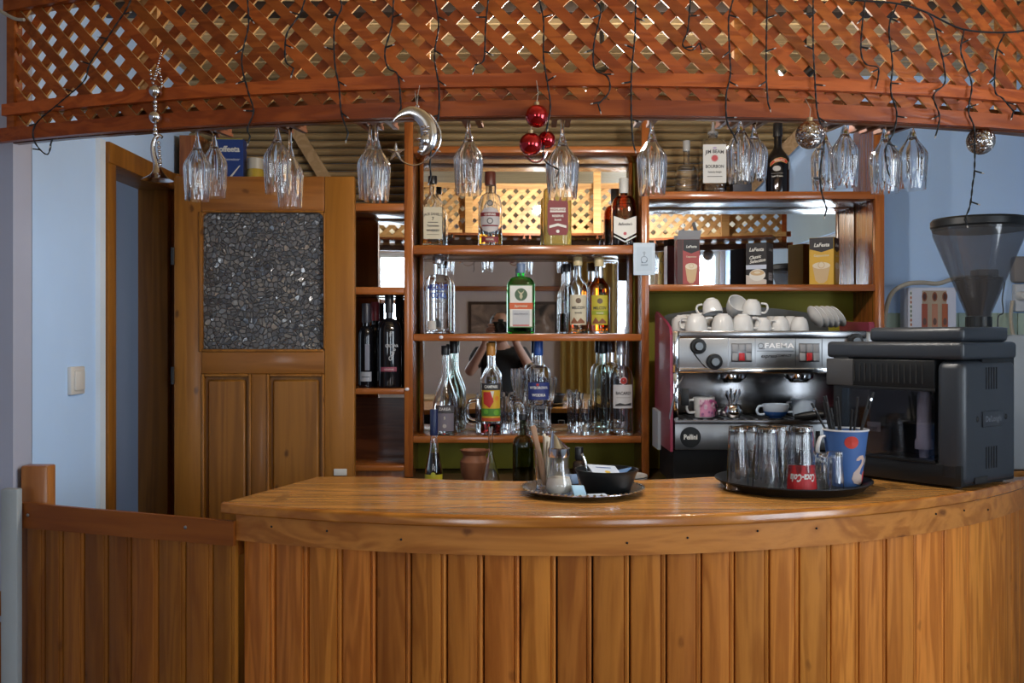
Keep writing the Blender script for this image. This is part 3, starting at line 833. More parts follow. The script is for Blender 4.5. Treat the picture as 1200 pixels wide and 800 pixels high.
def bottle(name, label, x, y, z, R, H, sh=0.55, nk=0.75, rn=0.014, style='round', glass=GLASS, liquid=None, cap=None, square=0.0, flat_=1.0, rotz=0.0, group='bottles on the back bar shelves', cat='bottle', solid=False, cap_over=True):
    t = thing(name, label, cat, (x, y, z), rotz, group)
    pr = bottle_profile(R, H, sh, nk, rn, style)
    def sqv(r): return square * max(0.0, min(1.0, (r - rn) / max(1e-6, R * 0.8 - rn)))
    if solid:
        full = [(0, 0)] + pr + [(0, H)]
    else:
        th = 0.0024
        inner = [(max(r - th, 0.004), max(zz, 0.008)) for r, zz in pr]
        inner = [(r, zz) for r, zz in inner if True]
        inner[0] = (inner[0][0] * 0.9, 0.008); inner[1] = (inner[1][0], 0.009); inner[2] = (inner[2][0], 0.014); inner[-1] = (inner[-1][0], H)
        full = [(0, 0.002)] + pr + inner[::-1] + [(0, 0.008)]
    sq = [sqv(r) for r, _ in full]
    mk('glass_body' if not solid else 'bottle_body', body(BM(), full, 32, sq if square else None, flat_), glass, t)
    if liquid:
        lm, lev = liquid
        lv = lev * H
        lp = [(0, 0.0085)]
        for r, zz in pr:
            zz2 = max(zz, 0.0092)
            if zz2 >= lv: break
            lp.append((max(r - 0.0029, 0.003), zz2))
        # radius at the level
        rl = lp[-1][0]
        for (r0, z0), (r1, z1) in zip(pr, pr[1:]):
            if z0 <= lv <= z1 and z1 > z0: rl = max(r0 + (r1 - r0) * (lv - z0) / (z1 - z0) - 0.0029, 0.003)
        lp += [(rl, lv), (0, lv)]
        mk('spirit', body(BM(), lp, 32, [sqv(r + .0029) if r else 0 for r, _ in lp] if square else None, flat_), lm, t)
    if cap:
        cm, ch, kind = cap
        r = rn * (1.18 if cap_over else 1.0) + 0.001
        z0 = H - ch * 0.72; z1 = z0 + ch
        if kind == 'cork': z0, z1 = H - 0.004, H + ch
        if kind == 'pour':
            bm = BM(); lathe(bm, [(0, H - .012), (rn * .8, H - .012), (rn * .85, H), (rn * 1.2, H + .003), (rn * 1.2, H + .010), (rn * .5, H + .014), (rn * .35, H + .03), (rn * .3, H + ch), (0, H + ch)], 16)
            mk('pour_spout', bm, cm, t)
        else:
            bm = BM(); lathe(bm, [(0, z0 + 0.004), (r * 0.98, z0), (r, z0 + 0.002), (r, z1 - 0.002), (r * 0.93, z1), (0, z1)], 20)
            mk('cap' if kind == 'cap' else 'stopper', bm, cm, t)
    return t
def mouth(bt): pass
def rl(R, z): return on_round(R + 0.0006, z)

def spot_px(pxc, wpx, top, zs, d):
    """size and place read off the photograph: centre, width and top in pixels, standing at height zs and depth d"""
    return PX(pxc, d), d, zs + 0.0005, wpx / 2 * d / F, PZ(top, d) - zs

WHITEP = (0.62, 0.62, 0.58); CREAM = (0.50, 0.46, 0.34); INK = (0.03, 0.03, 0.035); MAROON = (0.17, 0.018, 0.025); NAVY = (0.02, 0.035, 0.16); REDP = (0.45, 0.03, 0.025); GOLDP = (0.45, 0.28, 0.06)
BLKCAP = mat('black_cap', (0.012, 0.012, 0.014), 0.3); WCAP = mat('pale_cap', (0.55, 0.56, 0.54), 0.35); CREAMCAP = mat('cream_cap', (0.55, 0.45, 0.24), 0.35)
BROWNCAP = mat('brown_cap', (0.10, 0.025, 0.015), 0.4); BLUECAP = mat('blue_cap', (0.015, 0.06, 0.26), 0.3); NAVYCAP = mat('navy_cap', (0.012, 0.02, 0.07), 0.3); SILVCAP = mat('silver_cap', (0.5, 0.52, 0.56), 0.25, 0.8)
# --- upper middle shelf
c1, c2, c3 = ZS['c1'], ZS['c2'], ZS['c3']
x, y, z, R, H = spot_px(507, 24, 209, c1, 3.62)
b = bottle('whiskey_bottle', 'square whiskey bottle with cream label and amber dregs, leftmost on upper middle shelf', x, y, z, R, H, 0.60, 0.80, 0.013, 'slope', GLASS, (AMBER, 0.09), (BLKCAP, 0.028, 'cap'), square=0.75, rotz=0.10)
decal(b, on_flat(0, -R * 1.0, 0), [('rect', -R * .90, R * .90, H * .10, H * .56, CREAM), ('text', "JACK DANIEL'S", 0, H * .46, .013, INK, {'wide': .75, 'arch': -4.0}), ('text', '7', 0, H * .39, .016, INK), ('rect', -R * .5, R * .5, H * .335, H * .345, INK), ('text', 'Tennessee', 0, H * .29, .010, INK), ('text', 'WHISKEY', 0, H * .22, .011, INK), ('rect', -R * .6, R * .6, H * .16, H * .165, INK)])
x, y, z, R, H = spot_px(574.5, 28, 206, c1, 3.64)
b = bottle('scotch_bottle', 'round scotch bottle with silver shield label, brown neck and amber dregs', x, y, z, R, H, 0.50, 0.76, 0.0165, 'round', GLASS, (AMBER, 0.17), (BROWNCAP, 0.05, 'cap'))
decal(b, rl(R, 0), [('poly', [(-R * .9, H * .46), (-R * .9, H * .30), (-R * .6, H * .22), (0, H * .19), (R * .6, H * .22), (R * .9, H * .30), (R * .9, H * .46), (R * .5, H * .52), (0, H * .545), (-R * .5, H * .52)], (0.42, 0.41, 0.42)), ('rect', -R * .88, R * .88, H * .415, H * .47, MAROON), ('text', 'CHIVAS', 0, H * .44, .011, WHITEP, {'wide': 1.1}), ('ring', 0, H * .35, .011, .003, INK), ('rect', -R * .7, R * .7, H * .275, H * .295, MAROON)])
decal(b, rl(R, 0), [('rect', -R * .75, R * .75, H * .055, H * .135, MAROON), ('text', 'REGAL', 0, H * .095, .010, CREAM)])
decal(b, rl(R * .80, 0), [('disc', 0, H * .60, .012, (0.55, 0.55, 0.55)), ('ring', 0, H * .60, .010, .002, INK)])
x, y, z, R, H = spot_px(653, 33, 216, c1, 3.64)
b = bottle('gold_bottle', 'broad gold bottle with maroon label behind the hanging glass, upper middle shelf', x, y, z, R, H, 0.86, 0.95, 0.018, 'round', GOLDGLASS, None, (mat('gold_cap', (0.6, 0.42, 0.10), 0.3, 0.7), 0.02, 'cap'), square=0.25, flat_=0.75)
decal(b, on_flat(0, -R * .93, 0), [('poly', [(-R * .72, H * .23), (-R * .60, H * .17), (R * .60, H * .17), (R * .72, H * .23), (R * .72, H * .66), (R * .62, H * .72), (-R * .62, H * .72), (-R * .72, H * .66)], MAROON), ('rect', -R * .55, R * .55, H * .53, H * .60, WHITEP), ('text', 'HIGHLAND', 0, H * .565, .011, MAROON), ('text', 'RESERVE', 0, H * .47, .011, WHITEP), ('text', 'Scotch', 0, H * .41, .009, WHITEP), ('poly', [(-R * .6, H * .32), (0, H * .355), (R * .6, H * .32), (R * .6, H * .28), (0, H * .315), (-R * .6, H * .28)], WHITEP), ('disc', 0, H * .23, .006, WHITEP)])
x, y, z, R, H = spot_px(731, 28, 214, c1, 3.63)
b = bottle('whisky_bottle', 'brown whisky bottle with white chevron label and pale cap beside the right post', x, y, z, R, H, 0.60, 0.80, 0.0135, 'round', BROWNGLASS, (DARKLIQ, 0.55), (WCAP, 0.055, 'cap'), square=0.3, flat_=0.8)
decal(b, on_flat(0, -R * .935, 0), [('poly', [(-R * .93, H * .20), (0, H * .11), (R * .93, H * .20), (R * .93, H * .46), (0, H * .40), (-R * .93, H * .46)], WHITEP), ('text', "Ballantine's", 0, H * .335, .014, INK, {'shear': .35, 'wide': .8}), ('disc', 0, H * .19, .006, (0.4, .08, .10))])
decal(b, on_flat(0, -R * .935, 0), [('poly', [(-R * .93, H * .145), (0, H * .055), (R * .93, H * .145), (R * .93, H * .165), (0, H * .075), (-R * .93, H * .165)], WHITEP)])
decal(b, rl(R * .9, 0), [('rect', -.010, .010, H * .47, H * .58, (0.25, .17, .16))])
# --- second middle shelf
x, y, z, R, H = spot_px(513.5, 31, 303, c2, 3.63)
b = bottle('vodka_bottle', 'clear vodka bottle with blue printed letters, leftmost on second middle shelf', x, y, z, R, H, 0.66, 0.79, 0.0165, 'round', GLASS, None, (SILVCAP, 0.026, 'cap'))
decal(b, rl(R, 0), [('text', 'ABSOLUT', 0, H * .605, .030, (0.02, .06, .30), {'wide': .62}), ('text', 'VODKA', 0, H * .50, .030, (0.02, .06, .30), {'wide': .66}), ('text', 'Country of Sweden', 0, H * .42, .010, (0.25, .27, .33), {'wide': .7, 'shear': .3}), ('text', 'Imported', 0, H * .33, .009, (0.25, .27, .33), {'shear': .3})], 'lettering')
decal(b, rl(R, 0), [('rect', -R * .8, -R * .1, H * .05, H * .17, WHITEP)])
x, y, z, R, H = spot_px(610.5, 32, 312, c2, 3.62)
b = bottle('herb_liqueur_bottle', 'square green liqueur bottle with orange-banded white label and stag emblem', x, y, z, R, H, 0.70, 0.85, 0.0125, 'round', GREENGLASS, (mat('dark_liqueur', (0.03, 0.05, 0.01), 0.0, 0, 1.0, 1.36), 0.07), (mat('slate_cap', (0.14, 0.20, 0.32), 0.35), 0.034, 'cap'), square=0.8, flat_=0.62)
decal(b, on_flat(0, -R * .64, 0), [('rect', -R * .85, R * .85, H * .09, H * .72, (0.07, .16, .05)), ('rect', -R * .80, R * .80, H * .105, H * .705, WHITEP), ('rect', -R * .85, R * .85, H * .36, H * .455, (0.50, .10, .03)), ('text', 'Jägermeister', 0, H * .408, .011, CREAM, {'wide': .85}), ('rect', -R * .62, R * .62, H * .13, H * .345, (0.42, .43, .45)), ('disc', 0, H * .575, R * .46, (0.06, .11, .06)), ('poly', [(-.012, H * .64), (-.008, H * .60), (-.004, H * .585), (-.006, H * .54), (0, H * .50), (.006, H * .54), (.004, H * .585), (.008, H * .60), (.012, H * .64), (.005, H * .61), (0, H * .60), (-.005, H * .61)], (0.42, .40, .26)), ('rect', -R * .6, R * .6, H * .115, H * .13, REDP), ('text', 'KRÄUTERLIKÖR', 0, H * .29, .007, (0.2, .2, .22))])
for i, (pxc, tp, lq, lc, lb) in enumerate(((677, 304, AMBER, CREAM, 'clear brandy bottle with buff label beside the orange brandy bottle'), (702, 305, ORANGE, (0.42, .36, .03), 'orange brandy bottle with yellow label, rightmost on second middle shelf'))):
    x, y, z, R, H = spot_px(pxc, 25, tp, c2, 3.62 if i else 3.63)
    b = bottle('brandy_bottle', lb, x, y, z, R, H, 0.60, 0.80, 0.0135, 'slope', GLASS, (lq, 0.16 if not i else 0.76), (CREAMCAP, 0.032, 'cap'))
    decal(b, rl(R, 0), [('rect', -R * .82, R * .82, H * .12, H * .52, lc), ('disc', 0, H * .44, .010, (0.12, .08, .05)), ('text', 'MILCOV', 0, H * .345, .015, INK, {'wide': .9}), ('text', 'brandy', 0, H * .28, .009, INK), ('poly', [(-R * .7, H * .15), (-R * .4, H * .22), (-R * .1, H * .16), (R * .2, H * .21), (R * .6, H * .16), (R * .6, H * .14), (-R * .7, H * .135)], (0.20, .07, .03))] + ([('rect', -R * .8, R * .8, H * .255, H * .31, (0.25, .30, .02)), ('text', 'brandy', 0, H * .28, .009, CREAM)] if i else []))
x, y, z, R, H = spot_px(664, 18, 312, c2, 3.715)
bottle('old_brandy_bottle', 'plain half-full bottle behind the buff-labelled brandy bottle', x, y, z, R, H, 0.55, 0.78, 0.0125, 'slope', GLASS, (DARKLIQ, 0.30), (BLKCAP, 0.03, 'cap'))
# --- third middle shelf
x, y, z, R, H = spot_px(522, 30, 408, c3, 3.61)
b = bottle('vodka_bottle', 'clear teardrop vodka bottle with grey label and black cap, leftmost on third middle shelf', x, y, z, R, H, 0.30, 0.76, 0.0125, 'slope', GLASS, None, (BLKCAP, 0.034, 'cap'))
decal(b, rl(R * .985, 0), [('rect', -R * .80, R * .80, H * .26, H * .345, (0.06, .055, .06)), ('text', 'ZAREA', 0, H * .302, .014, (0.5, .48, .46), {'wide': 1.0}), ], 'label')
decal(b, rl(R, 0), [('rect', -R * .75, R * .75, H * .05, H * .255, (0.16, .14, .17)), ('text', '5', 0, H * .20, .014, CREAM), ('disc', 0, H * .11, .007, (0.4, .36, .33))])
x, y, z, R, H = spot_px(531.5, 26, 403, c3, 3.70)
bottle('clear_bottle', 'taller clear bottle with dark cap behind the teardrop vodka bottle', x, y, z, R, H, 0.42, 0.74, 0.0125, 'slope', PALEGLASS, None, (BLKCAP, 0.05, 'cap'))
x, y, z, R, H = spot_px(575.5, 25, 406, c3, 3.60)
b = bottle('bitter_bottle', 'bitter bottle with colourful red, yellow and green label and gold neck', x, y, z, R, H, 0.62, 0.78, 0.0135, 'slope', GLASS, (REDLIQ, 0.13), (mat('amber_cap', (0.42, 0.19, 0.035), 0.35), 0.046, 'cap'))
decal(b, rl(R, 0), [('rect', -R * .98, R * .98, H * .16, H * .58, (0.55, .33, .02)), ('rect', -R * .98, R * .98, H * .51, H * .585, INK), ('text', 'CAMPARI', 0, H * .548, .014, WHITEP, {'wide': .85}), ('poly', [(-R * .75, H * .49), (R * .1, H * .49), (R * .25, H * .38), (-R * .1, H * .31), (-R * .7, H * .36)], (0.42, .025, .02)), ('poly', [(-R * .05, H * .50), (R * .3, H * .50), (R * .15, H * .42)], WHITEP), ('rect', -R * .98, R * .98, H * .22, H * .305, (0.06, .19, .02)), ('rect', -R * .98, R * .98, H * .165, H * .20, (0.42, .06, .02)), ('disc', R * .55, H * .42, .008, (0.60, .20, .02)), ('disc', -R * .45, H * .27, .009, (0.10, .30, .03)), ('disc', R * .5, H * .26, .010, (0.12, .32, .02))])
x, y, z, R, H = spot_px(631, 28, 403, c3, 3.61)
b = bottle('vodka_bottle', 'clear vodka bottle with navy label and tall blue cap on third middle shelf', x, y, z, R, H, 0.68, 0.76, 0.0135, 'round', GLASS, None, (BLUECAP, 0.058, 'cap'))
decal(b, rl(R, 0), [('rect', -R * 1.0, R * 1.0, H * .39, H * .58, NAVY), ('text', 'WYBOROWA', 0, H * .52, .014, WHITEP, {'wide': .8}), ('text', 'WODKA', 0, H * .44, .014, WHITEP, {'wide': .9}), ('disc', -.004, H * .555, .005, REDP)])
decal(b, rl(R, 0), [('text', 'Wódka', 0, H * .31, .020, (0.10, .10, .11), {'shear': .35}), ('text', 'polska', 0, H * .25, .013, (0.10, .10, .11), {'shear': .35})], 'lettering')
x, y, z, R, H = spot_px(728, 28, 404, c3, 3.61)
b = bottle('rum_bottle', 'clear rum bottle with white label and red bat roundel, rightmost on third middle shelf', x, y, z, R, H, 0.60, 0.77, 0.0135, 'round', GLASS, None, (SILVCAP, 0.05, 'cap'), rotz=0.1)
decal(b, rl(R, 0), [('rect', -R * .92, R * .92, H * .30, H * .56, (0.50, .50, .52)), ('text', 'BACARDI', 0, H * .465, .0155, INK, {'wide': .9}), ('rect', -R * .6, R * .6, H * .415, H * .42, (0.2, .2, .2)), ('poly', [(-R * .7, H * .34), (-R * .3, H * .36), (R * .1, H * .345), (R * .7, H * .36), (R * .7, H * .33), (-R * .7, H * .325)], INK)])
decal(b, rl(R * .97, 0), [('disc', 0, H * .605, .0135, (0.55, .53, .52)), ('disc', 0, H * .605, .0115, REDP), ('poly', [(-.009, H * .61), (-.003, H * .605), (0, H * .612), (.003, H * .605), (.009, H * .61), (.005, H * .597), (0, H * .60), (-.005, H * .597)], INK)])
x, y, z, R, H = spot_px(707, 22, 402, c3, 3.70)
bottle('clear_bottle', 'clear bottle with tall dark cap half hidden behind the rum bottle', x, y, z, R, H, 0.58, 0.76, 0.0135, 'round', PALEGLASS, None, (BLKCAP, 0.055, 'cap'))
# --- top right shelf
r1 = ZS['r1']
x, y, z, R, H = spot_px(804.5, 26, 176, r1, 3.64)
b = bottle('decanter', 'plain clear decanter with grey glass stopper, leftmost on top right shelf', x, y, z, R, H, 0.52, 0.66, 0.0105, 'round', GLASS, None, (mat('frosted_stopper', (0.32, 0.33, 0.34), 0.35), 0.034, 'cork'), square=0.3)
x, y, z, R, H = spot_px(835.5, 29, 158, r1, 3.63)
b = bottle('bourbon_bottle', 'square bourbon bottle with white label, red seal and glass pourer on top right shelf', x, y, z, R, H, 0.78, 0.94, 0.016, 'round', GLASS, (DARKLIQ, 0.15), (mat('clear_pourer', (0.55, 0.55, 0.56), 0.1, 0, 0.6), 0.045, 'pour'), square=0.75, rotz=-0.06)
decal(b, on_flat(0, -R, 0), [('rect', -R * .92, R * .92, H * .16, H * .80, (0.52, .53, .52)), ('text', 'JIM BEAM', 0, H * .68, .018, INK, {'wide': .9, 'arch': -3.0}), ('disc', 0, H * .57, .011, (0.40, .05, .06)), ('ring', 0, H * .57, .013, .001, (0.30, .05, .06)), ('text', 'BOURBON', 0, H * .43, .016, INK, {'wide': .85}), ('text', 'Kentucky Straight', 0, H * .34, .009, INK, {'wide': .75}), ('rect', -R * .6, R * .6, H * .26, H * .27, INK), ('disc', 0, H * .74, .007, (0.33, .28, .42), .004)])
x, y, z, R, H = spot_px(868, 22, 188, r1, 3.66)
t = tag(mk('dark_carton', bx(BM(), -R, R, -0.03, 0.03, 0, H * .85, 0.002), mat('dark_card', (0.02, 0.022, 0.035), 0.5), loc=(x, y, z)), 'small dark carton behind the hanging glasses on top right shelf', 'box')
x, y, z, R, H = spot_px(911.5, 27, 149, r1, 3.62)
b = bottle('cream_liqueur_bottle', 'black cream liqueur bottle with red and gold arched name, rightmost on top right shelf', x, y, z, R, H, 0.50, 0.72, 0.0135, 'slope', DARKGLASS, None, (BLKCAP, 0.05, 'cap'), solid=True)
decal(b, rl(R, 0), [('poly', [(-R * .95, H * .44), (-R * .5, H * .50), (0, H * .52), (R * .45, H * .50), (R * .7, H * .46), (R * .55, H * .425), (0, H * .46), (-R * .5, H * .44), (-R * .95, H * .39)], GOLDP), ('poly', [(-R * .9, H * .435), (-R * .5, H * .492), (0, H * .512), (R * .45, H * .492), (R * .62, H * .46), (R * .52, H * .435), (0, H * .47), (-R * .5, H * .448), (-R * .9, H * .40)], (0.40, .02, .02)), ('text', 'BAILEYS', -R * .1, H * .478, .011, CREAM, {'wide': .95, 'arch': -6.0}), ('disc', -R * .35, H * .355, .014, (0.35, .34, .33), .010), ('rect', -R * .8, R * .2, H * .28, H * .285, (0.3, .28, .25)), ('rect', R * .75, R * 1.15, H * .345, H * .46, (0.42, .43, .46)), ('text', 'Irish Cream', -R * .3, H * .24, .008, (0.4, .38, .33))])
# --- wine bottles in the left bay
l3 = ZS['l3']
for pxc, wd, tp, d, lb, neck in ((429, 18, 362, 3.62, 'dark wine bottle with a pale label against the open door', (0.03, .03, .04)), (439.5, 15, 360, 3.70, 'dark wine bottle with red neck foil behind the two front ones', (0.22, .03, .035)), (456, 29, 350, 3.60, 'large black wine bottle with white vertical lettering and pink band', (0.01, .01, .012)), (468, 14, 356, 3.71, 'slim dark wine bottle against the left shelf post', (0.015, .015, .02))):
    x, y, z, R, H = spot_px(pxc, wd, tp, l3, d)
    b = bottle('wine_bottle', lb, x, y, z, R, H, 0.62 if wd < 25 else 0.60, 0.78, 0.0125, 'round', DARKGLASS, None, (mat('foil_%d' % pxc, neck, 0.35), 0.07, 'cap'), solid=True, group='wine bottles in the left bay')
    if wd == 29:
        decal(b, rl(R, 0), [('text', 'CRICOVA', R * .35, H * .47, .014, (0.45, .45, .46), {'wide': .8}), ('text', '1952', R * .25, H * .60, .011, (0.4, .4, .4), {'rot': 1.35}), ('text', 'Codru', R * .35, H * .37, .018, (0.40, .40, .41), {'rot': 1.2, 'shear': .3})], 'lettering')
        decal(b, rl(R, 0), [('rect', -R * .6, R * .75, H * .185, H * .235, (0.22, .05, .08)), ('text', 'cabernet', R * .1, H * .21, .010, (0.45, .3, .3))])
    if wd == 18:
        decal(b, rl(R, 0), [('rect', -R * .7, R * .9, H * .08, H * .20, (0.30, .32, .36)), ('rect', -R * .4, R * .6, H * .13, H * .14, INK)])
        decal(b, rl(R, 0), [('rect', 0, R * .6, H * .22, H * .55, (0.16, .17, .22))])
# --- low row half hidden by the worktop
zb = BASE - 0.004
x, y, z, R, H = spot_px(508.5, 21, 488, zb, 3.30)
b = bottle('liqueur_bottle', 'slim tapering bottle with navy cap and yellow foot label behind the worktop', x, y, z, R * 1.05, H, 0.10, 0.80, 0.0105, 'slope', GLASS, (mat('dark_green_liquid', (0.10, 0.10, 0.03), 0, 0, 1, 1.36), 0.5), (NAVYCAP, 0.085, 'cap'))
decal(b, rl(R * 1.06, 0), [('rect', -R * 1.2, R * 1.2, .028, .052, (0.42, .36, .02)), ('disc', 0, .052, .008, (0.40, .42, .05))])
x, y, z, R, H = spot_px(575, 22, 500, zb, 3.28)
bottle('carafe', 'tall clear thin-necked carafe in front of the clay pot', x, y, z, R, H, 0.08, 0.66, 0.008, 'slope', GLASS)
x, y, z, R, H = spot_px(613, 25, 487, zb, 3.30)
bottle('dark_green_bottle', 'dim greenish bottle with dark stopper behind the spoon glass', x, y, z, R, H, 0.56, 0.74, 0.012, 'round', mat('smoky_green_glass', (0.36, 0.40, 0.28), 0.02, 0, 1.0), None, (BLKCAP, 0.02, 'cap'))
CLAY = mat('clay', (0.22, 0.085, 0.04), 0.6, bump=0.2, vary=0.15)
x, y, z, R, H = spot_px(556, 34, 527, zb, 3.36)
bm = BM(); lathe(bm, [(0, 0), (R * .6, 0), (R * .65, .01), (R * .95, .05), (R, .085), (R * .8, H * .80), (R * .78, H * .86), (R * 1.0, H), (R * .9, H), (R * .7, H * .86), (R * .72, H * .8), (R * .9, .085), (R * .6, .015), (0, .012)], 28)
tag(mk('clay_pot', bm, CLAY, loc=(x, y, z)), 'round reddish clay pot standing low behind the worktop', 'pot')
zpl = zb + 0.0005
plate = None
for k in range(9):
    bm = BM(); lathe(bm, [(0, .002), (.05, 0), (.055, .002), (.085, .010), (.085, .0125), (.055, .005), (0, .005)], 32)
    if plate is None: plate = mk('saucer', bm, CERAMIC); o = plate
    else: bm.free(); o = plate.copy(); COL.objects.link(o)
    o.location = (PX(728, 3.2) + random.uniform(-.003, .003), 3.2, zpl + k * 0.0062)
    tag(o, 'white saucer in the stack behind the black bowl', 'saucer', 'stacked saucers behind the bowl')
x, y, z, R, H = spot_px(678.5, 9, 528, zb, 3.30)
bottle('sauce_bottle', 'short black-capped bottle between the sugar shaker and the bowl', x, y, z, 0.022, H, .55, .75, .011, 'round', mat('dark_syrup_glass', (0.03, 0.02, 0.015), 0.05), None, (BLKCAP, 0.04, 'cap'), solid=True)

# ------------------------------------------------------------------ drinking glasses
def shell(outer, th=0.0015, base=0.006):
    inner = [(max(r - th, 0.002), max(z, base)) for r, z in outer]
    inner[-1] = (inner[-1][0], outer[-1][1])
    return [(0, 0)] + outer + inner[::-1] + [(0, base)]
def tumbler_mesh(rb, rt, H, facets=0, base=0.010):
    out = [(rb * .96, 0), (rb, .002)] + [(rb + (rt - rb) * k / 6, .002 + (H - .002) * k / 6) for k in range(1, 7)]
    n0 = len(out)
    pr = shell(out, 0.0022, base)
    def mod(i, a):
        if not facets or i == 0 or i > n0 or out[i - 1][1] > H * .80: return 1.0
        return 1.0 + 0.06 * (abs(math.cos(facets * a / 2)) - .6)
    bm = BM(); lathe(bm, pr, 60 if facets else 28, mod=mod)
    return bm
def flute_mesh(R, H, bowl, facets=12):
    """stemmed glass standing on its foot: foot, stem, bowl"""
    zb_ = H - bowl
    out = [(.031, 0), (.031, .0015), (.012, .004), (.0045, .010), (.0038, zb_ * .55), (.0042, zb_ - .012), (.0075, zb_ - .003)]
    nb0 = len(out)
    for k in range(1, 15):
        t = k / 14
        q = min(1, t / .40); q = q * q * (3 - 2 * q)
        r = (.0085 + (R - .0085) * q) * (1 - 0.12 * max(0, t - .40) / .60)
        out.append((max(r, .008), zb_ + bowl * t))
    n1 = len(out)
    inn = []
    for r, z in out[nb0:]:
        inn.append((max(r - .0013, .004), max(z, zb_ + .006)))
    inn[-1] = (inn[-1][0], H)
    pr = [(0, 0)] + out + inn[::-1] + [(0, zb_ + .006)]
    def mod(i, a):
        if facets and nb0 < i <= n1:
            t = (i - nb0) / 14
            w = max(0, min(1, (0.95 - t) * 5)) * max(0, min(1, t * 4))
            return 1 + 0.085 * w * (abs(math.cos(facets * a / 2)) - .6)
        return 1.0
    bm = BM(); lathe(bm, pr, 72, mod=mod)
    return bm
FOOT_Z = CZ + 0.4988
HG = [  # centre px, rim y px, behind the lattice, bowl radius, facets, label
 (231, 235, .09, .031, 12, 'leftmost fluted glass hanging upside down beside the silver horn'),
 (251, 231, .17, .030, 12, 'second hanging glass from the left, just behind the leftmost one'),
 (325, 227, .09, .031, 12, 'hanging fluted glass in front of the door frame top, left of the tilted one'),
 (340, 243, .17, .031, 12, 'longer hanging glass reaching low over the pine door'),
 (434, 233, .17, .030, 12, 'rear one of the paired hanging glasses left of the moon'),
 (441, 236, .09, .031, 12, 'front one of the paired hanging glasses left of the moon'),
 (549, 228, .09, .032, 12, 'single hanging glass right of the moon ornament'),
 (659, 233, .09, .036, 12, 'large hanging glass beside the red baubles'),
 (764, 228, .09, .033, 12, 'single hanging glass at the right post of the middle bay'),
 (868, 214, .09, .031, 12, 'front one of the paired hanging glasses before the cream liqueur'),
 (884, 211, .16, .030, 12, 'rear one of the paired hanging glasses before the cream liqueur'),
 (966, 222, .17, .030, 12, 'hanging glass directly right of the left glitter bauble'),
 (990, 219, .09, .031, 12, 'hanging glass against the upper right side panel'),
 (1037, 226, .09, .034, 12, 'hanging glass at the right edge of the shelf unit'),
 (1069, 222, .09, .034, 10, 'rightmost hanging glass against the blue wall'),
]
rail_s = []
for pxc, yr, back, R, fc, lb in HG:
    k = (pxc - 600) / F
    yy = 2.2
    for _ in range(20): yy = arc_y(k * yy, R=LR - back)
    xx = k * yy
    zr = PZ(yr, yy)
    H = FOOT_Z - zr
    o = mk('hanging_glass', flute_mesh(R, H, min(.128, H - .035), fc), CRYSTAL, loc=(xx, yy, FOOT_Z), rot=(PI, 0, random.uniform(0, 1)))
    tag(o, lb, 'glass', 'stemmed glasses hanging from the rack')
    rail_s.append(math.asin((xx - LCX) / (LR - back)))
ss = []
for a in sorted(rail_s):
    for q in (a - 0.0047, a + 0.0047): ss.append(q)
done = []
for a in ss:
    # a rail must not cut through a stem
    if any(abs(a - s_) < 0.0034 for s_ in rail_s) or any(abs(a - d_) < 0.004 for d_ in done): continue
    done.append(a)
    bm = BM()
    p0, p1 = on_arc(a * LR, 0, LR - 0.21), on_arc(a * LR, 0, LR - 0.03)
    d = (p1 - p0); ang = math.atan2(d.y, d.x); L_ = d.length
    bx(bm, 0, L_, -0.006, 0.006, 0, 0.008); bx(bm, 0, L_, -0.003, 0.003, 0.008, 0.0245)
    mk('rack_rail', bm, RACKW, canopy, loc=(p0.x - CO.x, p0.y - CO.y, CZ + 0.4865 - CO.z), rot=(0, 0, ang), smooth=False)

# shot glasses, mugs and crystal on the third shelf
x, y, z, R, H = spot_px(686, 15, 468, c3, 3.60)
tag(mk('shot_glass', tumbler_mesh(R * .78, R, H, 0, .012), GLASS, loc=(x, y, z)), 'front one of the two narrow shot glasses beside the rum', 'glass', 'glasses on the third shelf')
x, y, z, R, H = spot_px(673.5, 13, 459, c3, 3.71)
tag(mk('shot_glass', tumbler_mesh(R * .85, R, H, 0, .012), GLASS, loc=(x, y, z)), 'rear one of the two narrow shot glasses beside the rum', 'glass', 'glasses on the third shelf')
def beer_mug(x, y, z, R, H, ang, lb):
    t = thing('glass_mug', lb, 'mug', (x, y, z), ang, 'glasses on the third shelf')
    mk('mug_body', tumbler_mesh(R, R, H, 12, .012), GLASS, t)
    bm = BM(); tube(bm, smooth_path([(R * .98, 0, H * .22), (R + .028, 0, H * .28), (R + .036, 0, H * .52), (R + .028, 0, H * .78), (R * .98, 0, H * .84)], 6), .005, 10)
    mk('handle', bm, GLASS, t)
beer_mug(PX(570, 3.69), 3.69, c3 + .0005, .040, .135, PI + .1, 'glass mug with handle showing left of the bitter bottle')
beer_mug(PX(596, 3.655), 3.655, c3 + .0005, .024, .135, -.25, 'narrow glass mug between the bitter bottle and the crystal')
def goblet(R, H):
    out = [(.027, 0), (.027, .002), (.006, .007), (.005, H * .38), (.010, H * .42)] + [(R * math.sin(.35 + t * 1.25), H * (.43 + .57 * t)) for t in (0.1, .3, .5, .7, .85, 1)]
    inn = [(max(r - .0015, .003), max(z, H * .45)) for r, z in out[5:]]
    bm = BM(); lathe(bm, [(0, 0)] + out + inn[::-1] + [(0, H * .45)], 40, mod=lambda i, a: 1 + (.02 * math.cos(14 * a) if i > 5 and i < 11 else 0))
    return bm
for px, d, R, H, lb in ((608, 3.705, .029, .23, 'tall cut crystal goblet behind the blue-capped vodka'), (622, 3.73, .028, .21, 'cut crystal goblet at the back near the mirror'), (644, 3.725, .028, .20, 'cut crystal goblet right of the blue-capped vodka')):
    tag(mk('crystal_goblet', goblet(R, H), CRYSTAL, loc=(PX(px, d), d, c3 + .0005)), lb, 'glass', 'glasses on the third shelf')

